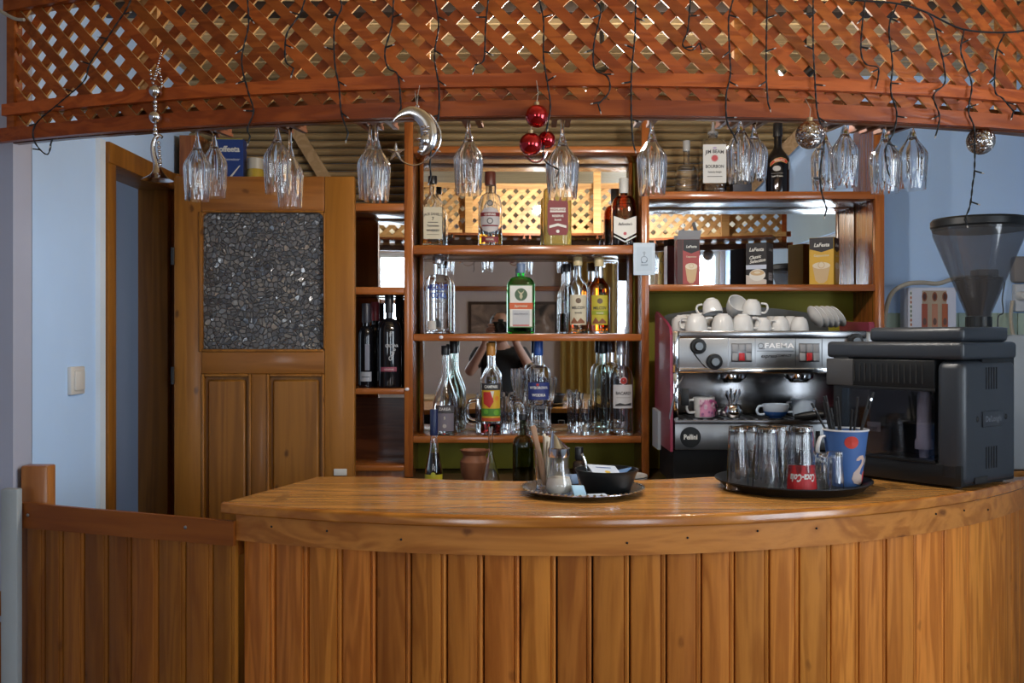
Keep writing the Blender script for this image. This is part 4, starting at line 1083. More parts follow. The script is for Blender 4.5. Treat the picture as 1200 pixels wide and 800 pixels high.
# ------------------------------------------------------------------ cartons and small things on the shelves
def carton(name, label, x, y, z, w, dp, h, ang, m, group='drink cartons on the shelf', lid=None):
    t = thing(name, label, 'box', (x, y, z), ang, group)
    bm = BM(); bx(bm, -w / 2, w / 2, -dp / 2, dp / 2, 0, h, 0.0012, 1)
    mk('carton_body', bm, m, t)
    if lid:
        for (p0, p1, rise) in lid:
            bm = BM()
            q = [Vector(p) for p in (p0, p1)]
            up = Vector(rise)
            a = [bm.verts.new(p) for p in (q[0], q[1], q[1] + up, q[0] + up)]
            b = [bm.verts.new(v.co + Vector((0.0006, 0.0006, 0.0004))) for v in a]
            bm.faces.new(a); bm.faces.new(b[::-1])
            for k in range(4): bm.faces.new((a[k], a[(k + 1) % 4], b[(k + 1) % 4], b[k]))
            mk('flap', bm, mat('grey_card', (0.30, 0.31, 0.33), 0.6), t, smooth=False)
    return t
COFCUP = (0.50, 0.36, 0.20); MILK = (0.62, 0.55, 0.42); BLACKP = (0.014, 0.013, 0.016)
def coffee_art(u0, u1, h, base, script=True):
    w = u1 - u0; c = (u0 + u1) / 2
    it = [('rect', u0 + .001, u1 - .001, .001, h - .001, base),
          ('poly', [(u0 + .001, h - .001), (u0 + .001, h * .76), (c, h * .69), (u1 - .001, h * .76), (u1 - .001, h - .001)], BLACKP),
          ('text', 'LaFesta', c, h * .84, w * .21, WHITEP, {'shear': .25}),
          ('text', 'Cappuccino', c, h * .62, w * .13, CREAM)]
    it += [('poly', [(c - w * .36, h * .40), (c + w * .36, h * .40), (c + w * .24, h * .10), (c + w * .10, h * .04), (c - w * .10, h * .04), (c - w * .24, h * .10)], COFCUP),
           ('disc', c, h * .41, w * .36, MILK, h * .07), ('ring', c, h * .42, w * .14, w * .03, COFCUP)]
    return it
r2 = ZS['r2'] + .0005
YEL = mat('yellow_card', (0.55, 0.33, 0.025), 0.4); REDC = mat('red_card', (0.28, 0.035, 0.035), 0.4); BLKC = mat('black_card', (0.016, 0.015, 0.018), 0.35)
hgt = lambda top, d=3.63: PZ(top, d) - ZS['r2']
t = carton('cappuccino_carton', 'red and black cappuccino carton with open grey flaps', PX(805, 3.65), 3.65, r2, .082, .072, hgt(281), -.03, REDC,
           lid=[((-.041, -.036, hgt(281)), (.041, -.036, hgt(281)), (.004, -.020, .030)), ((.041, -.036, hgt(281)), (.041, .036, hgt(281)), (-.018, 0, .066)), ((-.041, .036, hgt(281)), (.041, .036, hgt(281)), (0, .02, .022))])
M = on_flat(0, -.036, 0)
decal(t, M, coffee_art(-.020, .041, hgt(281), (0.30, .05, .05)))
decal(t, M, [('rect', -.0405, -.020, .001, hgt(281) - .001, (0.05, .02, .02))])
w = .115; h = hgt(285)
t = carton('cappuccino_carton', 'black carton with a white coffee cup picture and script lettering', PX(891, 3.64), 3.65, r2, .078, .075, h, -.55, BLKC)
decal(t, on_flat(0, -.0375, 0), [('rect', -.038, .038, .001, h - .001, BLACKP), ('text', 'LaFesta', 0, h * .84, .018, WHITEP, {'shear': .25}), ('text', 'Classic', -.006, h * .66, .016, WHITEP, {'shear': .4, 'rot': .12}), ('text', 'Selection', .004, h * .57, .016, WHITEP, {'shear': .4, 'rot': .12}),
    ('rect', -.038, .038, h * .38, h * .48, (0.45, .50, .60)), ('poly', [(-.038, h * .02), (-.038, h * .25), (.038, h * .12), (.038, h * .02)], (0.5, .46, .42)), ('disc', .004, h * .24, .030, WHITEP, h * .14), ('disc', .004, h * .29, .026, COFCUP, h * .065), ('disc', .004, h * .30, .012, MILK, h * .03)])
decal(t, lambda u, v, o: Vector((.039 + o, u, v)), [('rect', -.036, .036, .001, h - .001, (0.03, .03, .035)), ('rect', -.02, .02, h * .12, h * .30, (0.4, .4, .42)), ('rect', -.015, .015, h * .18, h * .19, INK), ('rect', -.015, .015, h * .23, h * .24, INK), ('text', 'LaFesta', 0, h * .84, .014, (0.4, .4, .4), {'shear': .25})])
h = hgt(279)
t = carton('cappuccino_carton', 'yellow cappuccino carton with two picture faces near the right post', PX(967, 3.63), 3.64, r2, .088, .078, h, -.55, YEL)
decal(t, on_flat(0, -.039, 0), coffee_art(-.044, .044, h, (0.55, .33, .03)))
decal(t, lambda u, v, o: Vector((.044 + o, u, v)), coffee_art(-.039, .039, h, (0.55, .33, .03)))
# coffee box and jar on top of the left bay
l0 = ZS['l0'] + .0005
h = PZ(164, 3.66) - l0
t = carton('coffee_carton', 'dark blue coffee creamer carton standing above the pine door', PX(269, 3.66), 3.66, l0, .112, .06, h, .05, mat('blue_card', (0.012, 0.035, 0.16), 0.4), group='things on top of the left bay')
decal(t, on_flat(0, -.03, 0), [('rect', -.055, .055, .001, h - .001, (0.012, .04, .19)), ('rect', -.055, .055, h * .985, h - .0005, (.3, .28, .05)), ('text', 'coffeeta', 0, h * .84, .030, WHITEP, {'wide': .95, 'spacing': .95}), ('text', 'Kaffeeweisser', .006, h * .69, .013, (0.4, .42, .5), {'shear': .3}), ('poly', [(.042, h * .60), (.046, h * .60), (.010, h * .40), (.004, h * .42)], WHITEP), ('disc', -.006, h * .38, .022, (0.4, .44, .55), h * .035), ('disc', .002, h * .17, .040, (0.50, .50, .52), h * .09), ('disc', .002, h * .18, .034, (0.04, .02, .015), h * .06)])
t = thing('spread_jar', 'glass jar of yellow spread with a pale lid beside the blue coffee carton', 'jar', (PX(299, 3.66), 3.66, l0), 0, 'things on top of the left bay')
h = PZ(186, 3.66) - l0
bm = BM(); lathe(bm, [(0, 0), (.028, 0), (.031, .006), (.031, h * .72), (.026, h * .8), (0, h * .8)], 24); mk('jar_body', bm, mat('yellow_spread', (0.42, 0.30, 0.04), 0.2, coat=.5), t)
bm = BM(); lathe(bm, [(0, h * .78), (.028, h * .78), (.029, h), (0, h)], 24); mk('lid', bm, mat('pale_lid', (0.45, 0.42, 0.35), 0.4), t)
# card hanging on the right-hand post of the middle bay
t = thing('notice_card', 'pale blue card with a light bulb sketch fixed to the shelf post', 'sign', (PX(755.5, 3.53), 3.545, PZ(322, 3.53)))
cw, chh = .0385, PZ(284, 3.53) - PZ(322, 3.53)
bm = BM(); bx(bm, -cw, cw, -.003, 0, 0, chh, .0008, 1); mk('card', bm, mat('pale_blue_card', (0.44, 0.53, 0.62), 0.5), t)
CI = (0.10, .13, .17)
decal(t, on_flat(0, -.003, 0), [('rect', -cw * .72, cw * .72, chh * .13, chh * .87, (0.40, .49, .58)), ('ring', 0, chh * .48, .012, .0018, CI), ('ring', 0, chh * .69, .004, .0015, CI), ('rect', -.001, .001, chh * .59, chh * .66, CI), ('rect', -.010, -.006, chh * .37, chh * .42, CI), ('rect', .006, .011, chh * .42, chh * .45, CI), ('text', 'ON/OFF', 0, chh * .31, .007, CI)])

# ------------------------------------------------------------------ espresso machine on the back counter
EX0, EX1, EY = PX(789, 3.18), PX(1024, 3.18), 3.18
EZ = BASE - 0.004
em = thing('espresso_machine', 'two-group steel espresso machine with maroon side under the right shelf', 'espresso machine', (EX0, EY, EZ))
def ex(px): return PX(px, EY) - EX0
def ez(py): return PZ(py, EY) - EZ
EW = EX1 - EX0
MAR = mat('maroon_panel', (0.20, 0.025, 0.055), 0.35)
LBLUE = mat('pale_grey_blue_plastic', (0.40, 0.46, 0.52), 0.4)
BST = mat('mirror_steel', (0.30, 0.30, 0.31), 0.22, 1.0)
def eb(nm, x0, x1, y0, y1, z0, z1, m, bev=.003, par=em):
    bm = BM(); bx(bm, x0, x1, y0, y1, z0, z1, bev); return mk(nm, bm, m, par)
eb('base', .01, EW - .01, .06, .36, .025, ez(527), BLACKM)
for px in (.05, EW - .05):
    for yy in (.05, .34):
        bm = BM(); lathe(bm, [(0, 0), (.022, 0), (.018, .028), (0, .028)], 16, c=(px, yy, 0)); mk('foot', bm, BLACK, em)
eb('lower_panel', ex(791), EW - .004, .0, .36, ez(527), ez(496), STEEL)
eb('drip_tray', ex(790), EW - .004, -.015, .20, ez(496), ez(491.5), DARKSTEEL, .002)
for k in range(18):
    xx = ex(800) + k * (EW - .06) / 18
    eb('grate_bar', xx, xx + .012, -.008, .19, ez(491.5), ez(490.5), DARKSTEEL, 0)
eb('splash_back', ex(789), EW - .004, .20, .36, ez(491.5), ez(437), BST)
eb('side_cheek', ex(789), ex(795), .0, .20, ez(491.5), ez(437), CHROME)
eb('head_panel', ex(795), ex(1014), -.012, .36, ez(437), ez(396), STEEL, .003)
eb('top_edge', ex(795), ex(1014), -.014, .36, ez(396), ez(387.5), BST, .003)
eb('end_cap', ex(788), ex(795), -.006, .36, ez(437), ez(388), CHROME, .003)
eb('end_cap', ex(1014), ex(1024), -.006, .36, ez(437), ez(388), STEEL, .006)
eb('lower_lip', ex(795), ex(1014), -.018, .0, ez(437), ez(431), CHROME, .002)
# grooves and key pads
FRY = -.012
for px in (852.5, 884, 931, 962):
    eb('groove', ex(px) - .001, ex(px) + .001, FRY - .0008, FRY, ez(429), ez(396), DARKSTEEL, 0)
for p0, p1 in ((856, 880), (935, 959)):
    eb('keypad', ex(p0), ex(p1), FRY - .003, FRY, ez(424), ez(402), DARKSTEEL, .001)
    kw_ = (ex(p1) - ex(p0)) / 3
    for i in range(3):
        for j in range(2):
            m = mat('red_key', (0.42, 0.02, 0.025), 0.35) if (i == 1 and j == 1) else mat('grey_key', (0.26, 0.27, 0.29), 0.4)
            zt = ez(403) - j * (ez(403) - ez(423)) / 2
            eb('key', ex(p0) + i * kw_ + .002, ex(p0) + (i + 1) * kw_ - .002, FRY - .006, FRY - .002, zt - (ez(403) - ez(423)) / 2 + .002, zt - .001, m, .001)
eb('name_line', ex(886), ex(929), FRY - .0008, FRY, ez(411.6), ez(410.6), DARKSTEEL, 0)
decal(em, on_flat(ex(907.5), FRY - .0003, ez(405)), [('text', 'FAEMA', .012, 0, .021, (0.80, .80, .82), {'wide': 1.35, 'spacing': 1.1}), ('ring', -.046, 0, .009, .002, (0.10, .10, .11)), ('rect', -.054, -.034, -.011, -.0085, (0.1, .1, .11))], 'lettering')
decal(em, on_flat(ex(907.5), FRY - .0003, ez(417)), [('text', 'express', -.022, 0, .016, INK, {'shear': .35}), ('text', 'COMPACT', .026, .001, .010, INK, {'shear': .2})], 'lettering')
def knob(px, py, r, par=em):
    bm = BM(); lathe(bm, [(0, 0), (r, 0), (r, .012), (r * .92, .017), (r * .6, .018), (r * .55, .026), (0, .027)], 24, mtx=Matrix.Translation((ex(px), FRY, ez(py))) @ Matrix.Rotation(PI / 2, 4, 'X'))
    k = mk('knob', bm, BLACK, par)
    bm = BM(); lathe(bm, [(0, .026), (r * .5, .026), (r * .48, .0285), (0, .0285)], 20, mtx=Matrix.Translation((ex(px), FRY, ez(py))) @ Matrix.Rotation(PI / 2, 4, 'X'))
    mk('knob_cap', bm, mat('blue_grey_cap', (0.08, 0.10, 0.12), 0.25), k)
knob(817, 405.5, .0255); knob(836, 423.5, .0255); knob(1000, 400, .025)
bm = BM(); tube(bm, smooth_path([(ex(809), FRY - .001, ez(406)), (ex(811), FRY - .001, ez(412)), (ex(826), FRY - .001, ez(430)), (ex(836), FRY - .001, ez(432.5))], 6), .002, 6); mk('knob_trim', bm, CHROME, em)
# maroon flank standing proud at the left, with its pale foot
bm = BM(); prism(bm, [(.0, ez(529)), (.34, ez(529)), (.34, ez(366)), (.31, ez(362)), (.10, ez(376)), (.02, ez(384)), (.0, ez(392))], -.010, -.001, 'X')
mk('flank', bm, MAR, em)
bm = BM(); prism(bm, [(.20, ez(535)), (.33, ez(535)), (.33, ez(486)), (.20, ez(488))], -.020, -.010, 'X'); mk('flank_foot', bm, LBLUE, em)
bm = BM(); prism(bm, [(.0, ez(500)), (.34, ez(500)), (.34, ez(375)), (.05, ez(377))], EW + .002, EW + .02, 'X'); mk('flank', bm, MAR, em)
# group heads and filter holders
for px in (864, 944):
    bm = BM(); lathe(bm, [(0, ez(449)), (.028, ez(449)), (.034, ez(446)), (.046, ez(444)), (.048, ez(439)), (.045, ez(437)), (0, ez(436))], 28, c=(ex(px), .075, 0), mod=lambda i, a: 1 + (.03 * math.cos(20 * a) if i in (2, 3) else 0))
    g = mk('group_head', bm, CHROME, em)
bm = BM(); lathe(bm, [(0, ez(496) + .018), (.036, ez(496) + .018), (.037, ez(496) + .045), (0, ez(496) + .045)], 24, c=(ex(918), .12, 0)); ph = mk('filter_holder', bm, CHROME, em)
bm = BM(); tube(bm, [(ex(931), -.005, ez(488)), (ex(940), -.02, ez(487)), (ex(950), -.03, ez(485.5)), (ex(961), -.05, ez(484))], [.008, .013, .015, .011], 12); mk('handle', bm, BLACK, ph)
# steam lance
bm = BM(); tube(bm, smooth_path([(ex(800), -.01, ez(440)), (ex(796), -.045, ez(444)), (ex(789), -.055, ez(455)), (ex(783), -.06, ez(480)), (ex(781), -.062, ez(489))], 5), .003, 8); mk('steam_lance', bm, DARKSTEEL, em)
eb('steam_grip', ex(798), ex(807), -.012, .0, ez(475), ez(455), BLACK, .003)
# round maker's badge
bm = BM(); lathe(bm, [(0, 0), (.033, 0), (.033, .004), (0, .005)], 32, mtx=Matrix.Translation((ex(809), 0, ez(512))) @ Matrix.Rotation(PI / 2, 4, 'X')); bd = mk('badge', bm, BLACK, em)
decal(bd, on_flat(ex(809), -.005, ez(512)), [('text', 'Pellini', 0, 0, .022, WHITEP, {'wide': .85})], 'lettering')
eb('tap_slot', ex(956), ex(961), -.002, .0, ez(520), ez(505), BLACK, .001)
# cup shelf back plate
bm = BM(); pts = [(ex(788), ez(388)), (ex(1006), ez(388)), (ex(1006), ez(368))] + [(ex(1000 - k * 20), ez(368 - 12 * math.sin(PI * (k + .3) / 11))) for k in range(11)] + [(ex(788), ez(372))]
prism(bm, pts, .30, .306, 'Y'); mk('cup_guard', bm, mat('dark_guard', (0.03, 0.03, 0.025), 0.4), em)
# cups on top of the machine
def cup(name, R, H, m=CERAMIC, lower=None, handle=True, hs=1.0, cyl=False):
    bm = BM()
    if cyl: out = [(R * .86, 0), (R * .88, .003), (R * .95, H * .5), (R, H)]
    else: out = [(R * .45, 0), (R * .5, .004)] + [(R * (.55 + .45 * math.sin(t * PI / 2) ** .55), .004 + (H - .004) * t) for t in (.06, .15, .3, .5, .75, 1)]
    inn = [(max(r - .003, .004), max(z, .007)) for r, z in out]; inn[-1] = (inn[-1][0], H)
    lathe(bm, [(0, .001)] + out + inn[::-1] + [(0, .007)], 28)
    root = mk(name, bm, m)
    if handle:
        bm = BM(); rr = R * (.93 if cyl else .86)
        tube(bm, smooth_path([(rr, 0, H * .25), (rr + .018 * hs, 0, H * .26), (rr + .025 * hs, 0, H * .52), (rr + .018 * hs, 0, H * .82), (rr + .004, 0, H * .86)], 5), .0042, 8)
        mk('handle', bm, m, root)
    if lower:
        bm = BM(); lathe(bm, [(R * .46, 0), (R * .51, .004)] + [(R * (.55 + .45 * math.sin(t * PI / 2) ** .55) + .0006, .004 + (H - .004) * t) for t in (.06, .15, .3, .42)], 28)
        mk('painted_foot', bm, lower, root)
    return root
ctop = EZ + ez(387.5) + .0005
proto = cup('coffee_cup', .037, .056)
CUPS = [  # px, depth, upside down?, tilt, size, level, handle angle, label
 (816, 3.26, 1, 0, 1.0, 0, 2.6, 'upturned white cup at the front left corner of the machine top'),
 (799, 3.33, 1, 0, .95, 0, 2.0, 'upturned white cup beside the left end of the machine top'),
 (847, 3.26, 1, 0, 1.0, 0, 2.9, 'third upturned white cup from the left in the front row'),
 (870.5, 3.26, 1, 0, .98, 0, -.35, 'upturned white cup with handle right, above the left key pad'),
 (894, 3.26, 1, 0, .78, 0, -.2, 'smaller upturned white cup above the left end of the nameplate'),
 (914, 3.27, 1, 0, .85, 0, 1.2, 'upturned white cup above the right end of the nameplate'),
 (937, 3.27, 1, 0, .82, 0, 1.4, 'upturned white cup above the right key pad'),
 (805, 3.40, 1, 0, 1.0, 0, 1.6, 'white cup at the back left of the machine top'),
 (826, 3.40, 1, 0, 1.0, 0, 1.6, 'white cup in the back row under the tilted cup'),
 (852, 3.40, 1, 0, 1.0, 0, 1.6, 'white cup in the back row, third from the left'),
 (878, 3.40, 1, 0, 1.0, 0, 1.6, 'white cup in the back row above the left key pad'),
 (904, 3.40, 1, 0, .9, 0, 1.6, 'white cup in the back row behind the nameplate'),
 (926, 3.40, 1, 0, .9, 0, 1.6, 'white cup in the back row behind the right key pad'),
 (832.5, 3.31, 1, .35, .9, 1, 2.8, 'tilted white cup lying highest on the cup heap'),
 (858, 3.38, 0, .9, .95, 1, 0.3, 'white cup lying on its side on the cup heap'),
 (882, 3.33, 1, .15, .9, 1, -.3, 'upper upturned white cup above the nameplate'),
]
first = True
for px, d, ups, tilt, sc, lev, ha, lb in CUPS:
    if first: o = proto; kids = list(proto.children); first = False
    else:
        o = proto.copy(); COL.objects.link(o)
        for ch in kids:
            c = ch.copy(); COL.objects.link(c); c.parent = o
    o.scale = (sc, sc, sc)
    z = ctop + (.050 if lev else 0)
    if ups: o.location = (PX(px, d), d, z + .056 * sc + (.006 if tilt else 0)); o.rotation_euler = (PI + tilt * .5, tilt * .6, ha)
    else: o.location = (PX(px, d), d, z + .012); o.rotation_euler = (tilt, 0, ha)
    tag(o, lb, 'cup', 'white coffee cups on the espresso machine')
sau = None
for k, px in enumerate((954, 960.5, 967, 973, 980)):
    if sau is None:
        bm = BM(); lathe(bm, [(0, 0), (.024, 0), (.028, .003), (.05, .010), (.05, .013), (.028, .006), (0, .003)], 28); sau = mk('leaning_saucer', bm, CERAMIC); o = sau
    else: o = sau.copy(); COL.objects.link(o)
    o.location = (PX(px, 3.29), 3.30, ctop + .043); o.rotation_euler = (0.25, PI / 2 - .5 - .12 * (k == 4), 0.5)
    o.scale = (.80, .80, .80)
    tag(o, ('leftmost', 'second', 'middle', 'fourth', 'rightmost')[k] + ' white saucer in the leaning row at the right of the machine top', 'saucer', 'leaning saucers on the espresso machine')
# things standing on the drip tray
dt = EZ + ez(490.3) + .001
mug = cup('pink_mug', .036, PZ(465, 3.22) - dt, CERAMIC, cyl=True, hs=1.1); mug.location = (PX(825, 3.22), 3.22, dt); mug.rotation_euler = (0, 0, PI + .25)
tag(mug, 'white mug with pink flower pattern on the drip tray', 'mug')
mh = PZ(465, 3.22) - dt
its = [('rect', -.030, .050, mh * .06, mh * .94, (0.50, .20, .33))]
for k in range(26):
    its.append(('disc', random.uniform(-.027, .047), random.uniform(mh * .12, mh * .88), random.uniform(.003, .0055), random.choice([(0.50, .35, .45), (0.35, .06, .17), (0.25, .09, .22), (0.55, .42, .48)])))
decal(mug, on_round(.0350, 0, -PI + .05), its, 'flower_print')
for px, d, R, top, lower, ha, lb in ((909, 3.20, .043, 473, mat('deep_blue_glaze', (0.02, 0.10, 0.36), 0.12), PI + .1, 'round cup with blue glazed foot on the drip tray'), (941, 3.28, .040, 468, None, PI + .2, 'pale blue cup beside the blue-footed cup')):
    c = cup('glazed_cup', R, PZ(top, d) - dt, mat('pale_blue_glaze', (0.42, 0.50, 0.60), 0.12), lower, cyl=(lower is None)); c.location = (PX(px, d), d, dt); c.rotation_euler = (0, 0, ha); tag(c, lb, 'cup', 'cups on the drip tray')
t = thing('spoon_pot', 'small steel pot full of teaspoons on the drip tray', 'spoon holder', (PX(859, 3.20), 3.20, dt))
bm = BM(); lathe(bm, [(0, 0), (.018, 0), (.030, .012), (.032, .024), (.024, .040), (.026, .044), (.022, .044), (.020, .040), (0, .030)], 24); mk('pot', bm, CHROME, t)
for k in range(9):
    a = k * 2.4; r = .018
    p0 = Vector((math.cos(a) * .006, math.sin(a) * .006, .032)); p1 = Vector((math.cos(a) * r * 1.3, math.sin(a) * r, .085 + .012 * math.sin(k * 3)))
    bm = BM(); tube(bm, [p0, (p0 + p1) / 2, p1 - (p1 - p0) * .12, p1], [.0018, .0018, .004, .003], 6); mk('spoon_handle', bm, CHROME, t)
for px in (843, 850):
    bm = BM(); ball(bm, (0, 0, .014), .014, 14, 8, (1.2, 1, .9)); tube(bm, [(0, 0, .02), (.02, -.01, .03), (.05, -.02, .022)], .003, 8)
    tag(mk('tea_strainer', bm, DARKSTEEL, loc=(PX(px, 3.2 if px > 845 else 3.26), 3.2 if px > 845 else 3.26, dt)), 'nearer dark steel strainer left of the spoon pot' if px > 845 else 'farther dark steel strainer behind the other near the pink mug', 'strainer')
# clutter under the machine
bm = BM(); bx(bm, -.03, .03, -.02, .02, 0, .035, .006); tube(bm, [(0.02, 0, .02), (.06, 0, .012), (.10, .01, .006)], [.01, .008, .004], 8)
tag(mk('grey_brush', bm, mat('grey_cloth', (0.16, 0.17, 0.18), 0.7), loc=(PX(775, 3.1), 3.12, EZ + .001)), 'grey brush lying on the dark counter under the machine corner', 'brush')

# ------------------------------------------------------------------ bean-to-cup machine on the right end of the bar
t = thing('coffee_machine', 'black and grey automatic coffee machine with vents on the right end of the bar', 'coffee machine', (1.104, 2.445, TOP + .001), math.atan2(.6, .8))
LX, LY, HB = .262, .368, .364
GREYP = mat('graphite_plastic', (0.026, 0.031, 0.039), 0.36, bump=.05, bscale=300)
def see_through(name, tint, haze, hazecol, gloss=.08, rough=.03):
    """thin tinted sheet: clear part, a little haze, a gloss"""
    m = bpy.data.materials.new(name); m.use_nodes = True; nt = m.node_tree; nt.nodes.remove(nt.nodes['Principled BSDF'])
    a = node(nt, 'ShaderNodeBsdfTransparent'); a.inputs[0].default_value = (*tint, 1)
    h = node(nt, 'ShaderNodeBsdfDiffuse'); h.inputs[0].default_value = (*hazecol, 1)
    g = node(nt, 'ShaderNodeBsdfGlossy', Roughness=rough)
    m1 = node(nt, 'ShaderNodeMixShader'); m1.inputs[0].default_value = haze
    m2 = node(nt, 'ShaderNodeMixShader'); m2.inputs[0].default_value = gloss
    nt.links.new(a.outputs[0], m1.inputs[1]); nt.links.new(h.outputs[0], m1.inputs[2]); nt.links.new(m1.outputs[0], m2.inputs[1]); nt.links.new(g.outputs[0], m2.inputs[2])
    nt.links.new(m2.outputs[0], nt.nodes['Material Output'].inputs[0]); return m
SMOKE = see_through('smoked_pane', (.70, .70, .72), .02, (.03, .03, .033), .05)
def cb(nm, x0, x1, y0, y1, z0, z1, m, bev=.004, seg=2, par=None):
    bm = BM(); bx(bm, x0, x1, y0, y1, z0, z1, bev, seg); return mk(nm, bm, m, par or t)
cb('base', .0, LX, .0, LY, .006, .06, BLACK)
for xx in (.03, LX - .03):
    for yy in (.03, LY - .03):
        bm = BM(); lathe(bm, [(0, 0), (.014, 0), (.014, .008), (0, .008)], 14, c=(xx, yy, 0)); mk('foot', bm, BLACKM, t)
cb('rear_body', .10, LX, .0, LY, .06, .335, BLACK)
cb('side_shell', .0, LX + .002, -.006, .07, .006, .318, GREYP, .022, 4)
cb('front_pillar', .0, .10, LY - .05, LY, .06, .335, BLACK)
cb('front_head', -.002, .10, .07, LY, .245, .318, BLACK, .003)
cb('front_head_end', -.004, .11, LY - .065, LY + .02, .245, .318, mat('grey_fascia', (0.05, 0.05, 0.052), 0.35), .004)
cb('top_slab', -.003, LX + .003, -.006, LY + .02, .320, HB, GREYP, .010, 3)
cb('bean_lid', .03, LX - .004, .012, LY - .09, HB, .402, GREYP, .012, 3)
for k in range(14):
    yy = .10 + k * .0165
    cb('vent_slot', -.0035, -.0015, yy, yy + .004, .258, .306, BLACKM, 0)
for z0, z1, in ((.245, .300), (.045, .100)):
    for k in range(5):
        xx = .105 + k * .0125
        cb('vent_slot', xx, xx + .004, -.0072, -.0055, z0, z1, BLACKM, 0)
cb('badge', .085, .185, -.010, -.005, .150, .190, GREYP, .004)
decal(t, on_flat(.135, -.010, .170), [('text', "De'Longhi", 0, 0, .020, (0.12, .13, .15), {'wide': .95})], 'lettering')
for xx in (.064, .205): 
    bm = BM(); ball(bm, (xx, -.006, .172), .006, 10, 6, (1, .5, 1.3)); mk('latch', bm, BLACKM, t)
cb('power_inlet', .05, .11, -.0085, -.004, .012, .028, BLACKM, .001)
cb('pane_frame', -.003, .0, .068, LY - .03, .058, .066, BLACK, .001); cb('pane_frame', -.003, .0, .068, LY - .03, .238, .246, BLACK, .001)
cb('front_pane', -.003, .0, .07, LY - .03, .064, .240, SMOKE, 0)
bm = BM(); lathe(bm, [(0, 0), (.012, 0), (.013, .02), (.023, .022), (.023, .042), (.019, .05), (.017, .16), (.012, .17), (0, .17)], 20, c=(.045, .125, .066)); mk('milk_spout', bm, mat('lilac_plastic', (0.50, 0.48, 0.60), 0.4), t)
cb('drip_grid', .012, .095, .08, LY - .06, .06, .066, DARKSTEEL, .002)
bm = BM(); lathe(bm, [(0, .0), (.03, .0), (.034, .07), (.030, .07), (.027, .004), (0, .004)], 20, c=(.05, .26, .067)); mk('drip_cup', bm, SMOKE, t)
cb('price_tag', .02, .021, .235, .275, .125, .15, mat('grey_tag', (0.20, 0.19, 0.22), 0.5), 0)
# grinder behind it
GD = 2.87
t = thing('coffee_grinder', 'tall coffee grinder with smoky bean hopper behind the black coffee machine', 'grinder', (PX(1147, GD), GD, TOP + .001))
gz = lambda py: PZ(py, GD) - TOP - .001
GRB = mat('grinder_grey', (0.22, 0.24, 0.26), 0.4)
bm = BM(); bx(bm, -.075, .150, -.06, .10, 0, gz(392), .012); g = mk('grinder_body', bm, GRB, t)
decal(t, on_flat(.118, -.06, gz(458)), [('rect', -.014, .022, -.055, .055, (0.16, .17, .185)), ('text', 'MACINA', .004, 0, .026, WHITEP, {'rot': PI / 2})], 'label')
bm = BM(); lathe(bm, [(0, gz(392)), (.062, gz(392)), (.075, gz(388)), (.075, gz(384)), (.05, gz(383)), (0, gz(383))], 32, mod=lambda i, a: 1 + (.03 * math.cos(28 * a) if i in (2, 3) else 0)); mk('grind_collar', bm, DARKSTEEL, t)
bm = BM(); lathe(bm, [(0, gz(384)), (.034, gz(384)), (.034, gz(371)), (0, gz(371))], 28, mod=lambda i, a: 1 + (.04 * math.cos(14 * a) if i in (1, 2) else 0)); mk('hopper_neck', bm, BLACK, t)
HS = see_through('smoky_hopper', (.72, .72, .73), .10, (.22, .22, .23), .05, .12)
rr = 51 * GD / F
o_ = [(.033, gz(371)), (.036, gz(366)), (rr * .98, gz(276)), (rr, gz(268))]
bm = BM(); lathe(bm, o_ + [(r - .0025, z) for r, z in o_[::-1]], 48)
for k in range(48): pass
mk('hopper', bm, HS, t)
bm = BM(); lathe(bm, [(0, gz(271)), (rr * .985, gz(271)), (rr * 1.0, gz(268)), (rr * 1.035, gz(266)), (rr * 1.035, gz(259)), (rr * .99, gz(256.5)), (0, gz(256.5))], 48); mk('hopper_lid', bm, BLACK, t)
# the beans: one heap of grains
bm = BM()
zt = gz(328); rt = .034 + (rr * .97 - .036) * (zt - gz(366)) / (gz(276) - gz(366)) - .006
lathe(bm, [(0, gz(370)), (.030, gz(370)), (.031, gz(366)), (rt, zt), (rt * .7, zt + .004), (rt * .3, zt + .012), (0, zt + .012)], 32)
for k in range(260):
    a = random.uniform(0, 2 * PI); q = math.sqrt(random.random()) * rt * .95
    if k < 140: p = (q * math.cos(a), q * math.sin(a), zt + .006 * (1 - q / rt) + .004)
    else:
        zz = random.uniform(gz(364), zt); ra = .034 + (rr * .97 - .036) * (zz - gz(366)) / (gz(276) - gz(366)) - .008
        p = (ra * math.cos(a), ra * math.sin(a), zz)
    ball(bm, p, .0045, 6, 4, (random.uniform(.7, 1.2), random.uniform(.7, 1.2), .7))
mk('coffee_beans', bm, mat('roasted_bean', (0.030, 0.014, 0.008), 0.4), t, kind='stuff')
bm = BM(); bx(bm, -.012, .05, -.02, .03, zt + .012, zt + .030, .004); mk('bean_scoop', bm, mat('scoop_grey', (0.10, 0.10, 0.105), 0.5), t)

